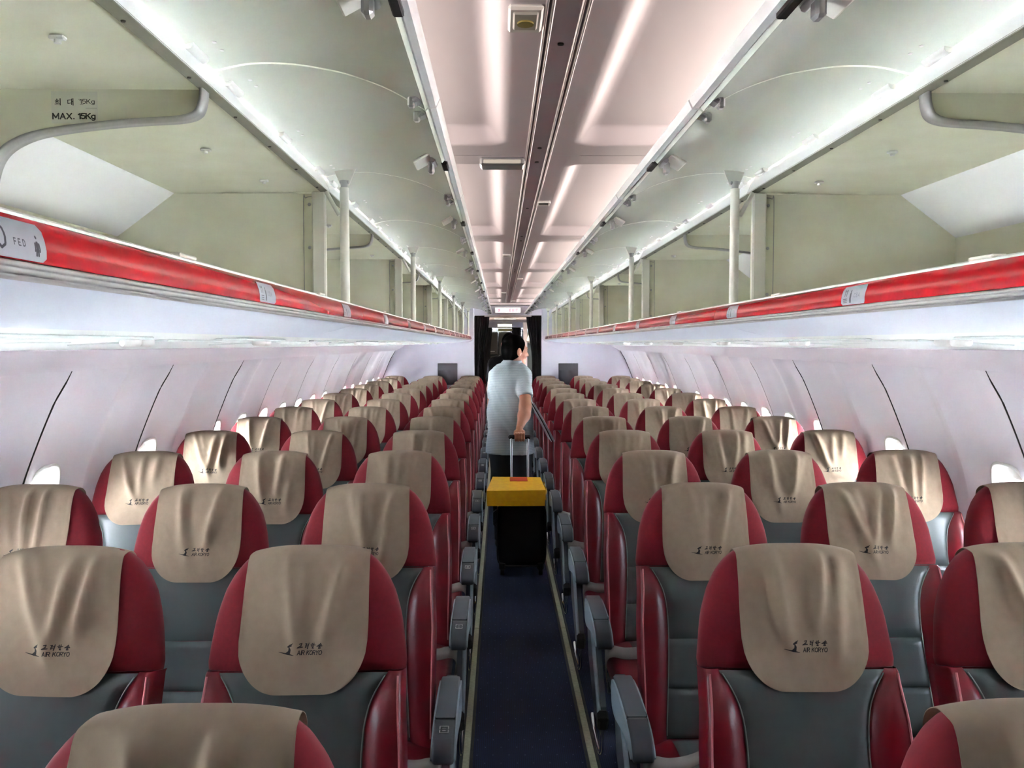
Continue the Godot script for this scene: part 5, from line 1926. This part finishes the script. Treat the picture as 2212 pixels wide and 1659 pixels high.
func people():
	var m := mat("skin", Color(0.66, 0.44, 0.34), 0.5)
	m.subsurf_scatter_enabled = true
	m.subsurf_scatter_strength = 0.1
	mat("hair", Color(0.022, 0.019, 0.018), 0.9).metallic_specular = 0.15
	m = mat("striped_shirt", Color.WHITE, 0.85)
	m.albedo_texture = stripe_texture()
	m.uv1_triplanar = true
	m.uv1_scale = Vector3.ONE * 20.0
	mat("navy_shirt", Color(0.045, 0.05, 0.075), 0.85)
	mat("navy_trousers", Color(0.05, 0.06, 0.09), 0.85)
	var o := thing("person", "man in grey striped short sleeved shirt walking up the aisle, pulling a suitcase", "person", Vector3.ZERO)
	var z := -6.42
	var wr := Vector3(0.03, 0.985, -6.035)        # wrist, above the grip
	var grip := Vector3(0.03, 0.925, -5.996)
	var hand := [[wr, Vector3(0.03, 0.955, -6.012), 0.026, 0.026], [Vector3(0.008, 0.957, -6.01), Vector3(0.052, 0.957, -6.01), 0.02, 0.02]]
	for i in 4:
		var fx := 0.002 + i * 0.019
		var g := Vector3(fx, 0.945, -5.988)
		var r := 0.0098 - (0.001 if i == 0 or i == 3 else 0.0)
		hand.append([Vector3(fx, 0.957, -6.008), Vector3(fx, 0.948, -5.972), r + 0.001, r])
		hand.append([Vector3(fx, 0.948, -5.972), Vector3(fx, 0.915, -5.97), r, r])
		hand.append([Vector3(fx, 0.915, -5.97), Vector3(fx, 0.899, -5.992), r, r * 0.88])
	hand.append([Vector3(0.0, 0.955, -6.02), Vector3(-0.004, 0.93, -6.022), 0.0115, 0.0105])
	hand.append([Vector3(-0.004, 0.93, -6.022), Vector3(0.006, 0.903, -6.005), 0.0105, 0.009])
	person(o, {
		"head": Vector3(0.006, 1.549, z + 0.0), "head_yaw": deg_to_rad(180 - 62), "head_tilt": 0.06, "neck": Vector3(-0.014, 1.458, z + 0.015),
		"core": [[Vector3(-0.014, 1.45, z + 0.01), Vector3(-0.03, 1.2, z), 0.05, 0.075], [Vector3(-0.03, 1.2, z), Vector3(-0.03, 0.9, z), 0.075, 0.075], [Vector3(-0.11, 0.86, z), Vector3(-0.105, 0.5, z - 0.07), 0.07, 0.05], [Vector3(-0.105, 0.5, z - 0.07), Vector3(-0.1, 0.08, z - 0.02), 0.05, 0.036], [Vector3(0.05, 0.86, z), Vector3(0.06, 0.5, z + 0.02), 0.07, 0.05], [Vector3(0.06, 0.5, z + 0.02), Vector3(0.06, 0.08, z + 0.16), 0.05, 0.036]],
		"arms": [[Vector3(0.08, 1.37, z + 0.05), Vector3(0.078, 1.13, -6.2), 0.05, 0.043], [Vector3(0.078, 1.13, -6.2), Vector3(0.066, 1.07, -6.13), 0.045, 0.044], [Vector3(0.066, 1.07, -6.13), wr, 0.043, 0.027],
			[Vector3(-0.14, 1.36, z - 0.04), Vector3(-0.15, 1.12, z - 0.14), 0.048, 0.042], [Vector3(-0.15, 1.12, z - 0.14), Vector3(-0.08, 1.02, z - 0.33), 0.04, 0.028], [Vector3(-0.08, 1.02, z - 0.33), Vector3(-0.05, 1.0, z - 0.4), 0.028, 0.03]],
		"hands": [hand],
		"shirt": [[Vector3(-0.105, 1.355, z - 0.02), Vector3(-0.1, 1.05, z), 0.086, 0.094], [Vector3(-0.1, 1.05, z), Vector3(-0.115, 0.76, z), 0.094, 0.108], [Vector3(0.045, 1.355, z + 0.03), Vector3(0.035, 1.05, z + 0.01), 0.086, 0.094], [Vector3(0.035, 1.05, z + 0.01), Vector3(0.05, 0.76, z), 0.094, 0.112], [Vector3(-0.02, 1.44, z + 0.01), Vector3(-0.03, 1.2, z + 0.01), 0.058, 0.1]],
		"sleeves": [[Vector3(0.068, 1.36, z + 0.055), Vector3(0.08, 1.2, -6.245), 0.062, 0.06], [Vector3(-0.14, 1.36, z - 0.04), Vector3(-0.15, 1.18, z - 0.115), 0.06, 0.057]],
		"hem": 0.745, "collar": 1.475, "shirt_mat": M.striped_shirt, "leg_mat": M.navy_trousers,
		"legs": [[Vector3(-0.11, 0.88, z), Vector3(-0.105, 0.5, z - 0.07), 0.098, 0.072], [Vector3(-0.105, 0.5, z - 0.07), Vector3(-0.1, 0.08, z - 0.02), 0.072, 0.056], [Vector3(0.05, 0.88, z), Vector3(0.06, 0.5, z + 0.02), 0.098, 0.072], [Vector3(0.06, 0.5, z + 0.02), Vector3(0.06, 0.08, z + 0.16), 0.072, 0.056]],
		"feet": [Vector3(-0.1, 0.0, z - 0.02), Vector3(0.06, 0.0, z + 0.16)]})
	o = thing("person", "person in dark navy shirt walking in the aisle ahead of the man", "person", Vector3.ZERO)
	z = -9.2
	var x := -0.04
	var hands2 := []
	for s in [-1.0, 1.0]:
		var hd := [[Vector3(x + s * 0.18, 0.83, z - 0.03), Vector3(x + s * 0.183, 0.77, z - 0.04), 0.026, 0.03]]
		for i in 4: hd.append([Vector3(x + s * 0.183, 0.765, z - 0.07 + i * 0.02), Vector3(x + s * 0.173, 0.69 + absf(i - 1.6) * 0.01, z - 0.07 + i * 0.018), 0.01, 0.008])
		hd.append([Vector3(x + s * 0.18, 0.8, z - 0.06), Vector3(x + s * 0.167, 0.745, z - 0.09), 0.011, 0.009])
		hands2.append(hd)
	person(o, {
		"head": Vector3(x + 0.03, 1.60, z), "head_yaw": PI, "head_tilt": 0.0, "neck": Vector3(x + 0.02, 1.485, z + 0.01),
		"core": [[Vector3(x + 0.02, 1.47, z), Vector3(x, 1.2, z), 0.05, 0.075], [Vector3(x, 1.2, z), Vector3(x, 0.9, z), 0.075, 0.075], [Vector3(x - 0.08, 0.86, z), Vector3(x - 0.08, 0.5, z - 0.05), 0.07, 0.05], [Vector3(x - 0.08, 0.5, z - 0.05), Vector3(x - 0.08, 0.08, z - 0.08), 0.05, 0.036], [Vector3(x + 0.08, 0.86, z), Vector3(x + 0.08, 0.5, z + 0.03), 0.07, 0.05], [Vector3(x + 0.08, 0.5, z + 0.03), Vector3(x + 0.08, 0.08, z + 0.12), 0.05, 0.036]],
		"arms": [[Vector3(x - 0.145, 1.39, z), Vector3(x - 0.175, 1.1, z + 0.01), 0.048, 0.042], [Vector3(x - 0.175, 1.1, z + 0.01), Vector3(x - 0.19, 0.83, z - 0.03), 0.041, 0.027], [Vector3(x + 0.135, 1.39, z), Vector3(x + 0.16, 1.1, z + 0.01), 0.048, 0.042], [Vector3(x + 0.16, 1.1, z + 0.01), Vector3(x + 0.17, 0.83, z - 0.03), 0.041, 0.027]],
		"hands": hands2,
		"shirt": [[Vector3(x - 0.095, 1.37, z), Vector3(x - 0.08, 1.05, z), 0.085, 0.092], [Vector3(x - 0.08, 1.05, z), Vector3(x - 0.085, 0.8, z), 0.092, 0.1], [Vector3(x + 0.085, 1.37, z), Vector3(x + 0.08, 1.05, z), 0.085, 0.092], [Vector3(x + 0.08, 1.05, z), Vector3(x + 0.085, 0.8, z), 0.092, 0.1], [Vector3(x + 0.02, 1.45, z), Vector3(x, 1.2, z), 0.06, 0.1]],
		"sleeves": [[Vector3(x - 0.14, 1.39, z), Vector3(x - 0.168, 1.18, z), 0.062, 0.058], [Vector3(x + 0.13, 1.39, z), Vector3(x + 0.152, 1.18, z), 0.062, 0.058]],
		"hem": 0.8, "collar": 1.49, "shirt_mat": M.navy_shirt, "leg_mat": M.navy_trousers,
		"legs": [[Vector3(x - 0.08, 0.88, z), Vector3(x - 0.08, 0.5, z - 0.05), 0.095, 0.07], [Vector3(x - 0.08, 0.5, z - 0.05), Vector3(x - 0.08, 0.08, z - 0.08), 0.07, 0.055], [Vector3(x + 0.08, 0.88, z), Vector3(x + 0.08, 0.5, z + 0.03), 0.095, 0.07], [Vector3(x + 0.08, 0.5, z + 0.03), Vector3(x + 0.08, 0.08, z + 0.12), 0.07, 0.055]],
		"feet": [Vector3(x - 0.08, 0, z - 0.08), Vector3(x + 0.08, 0, z + 0.12)]})
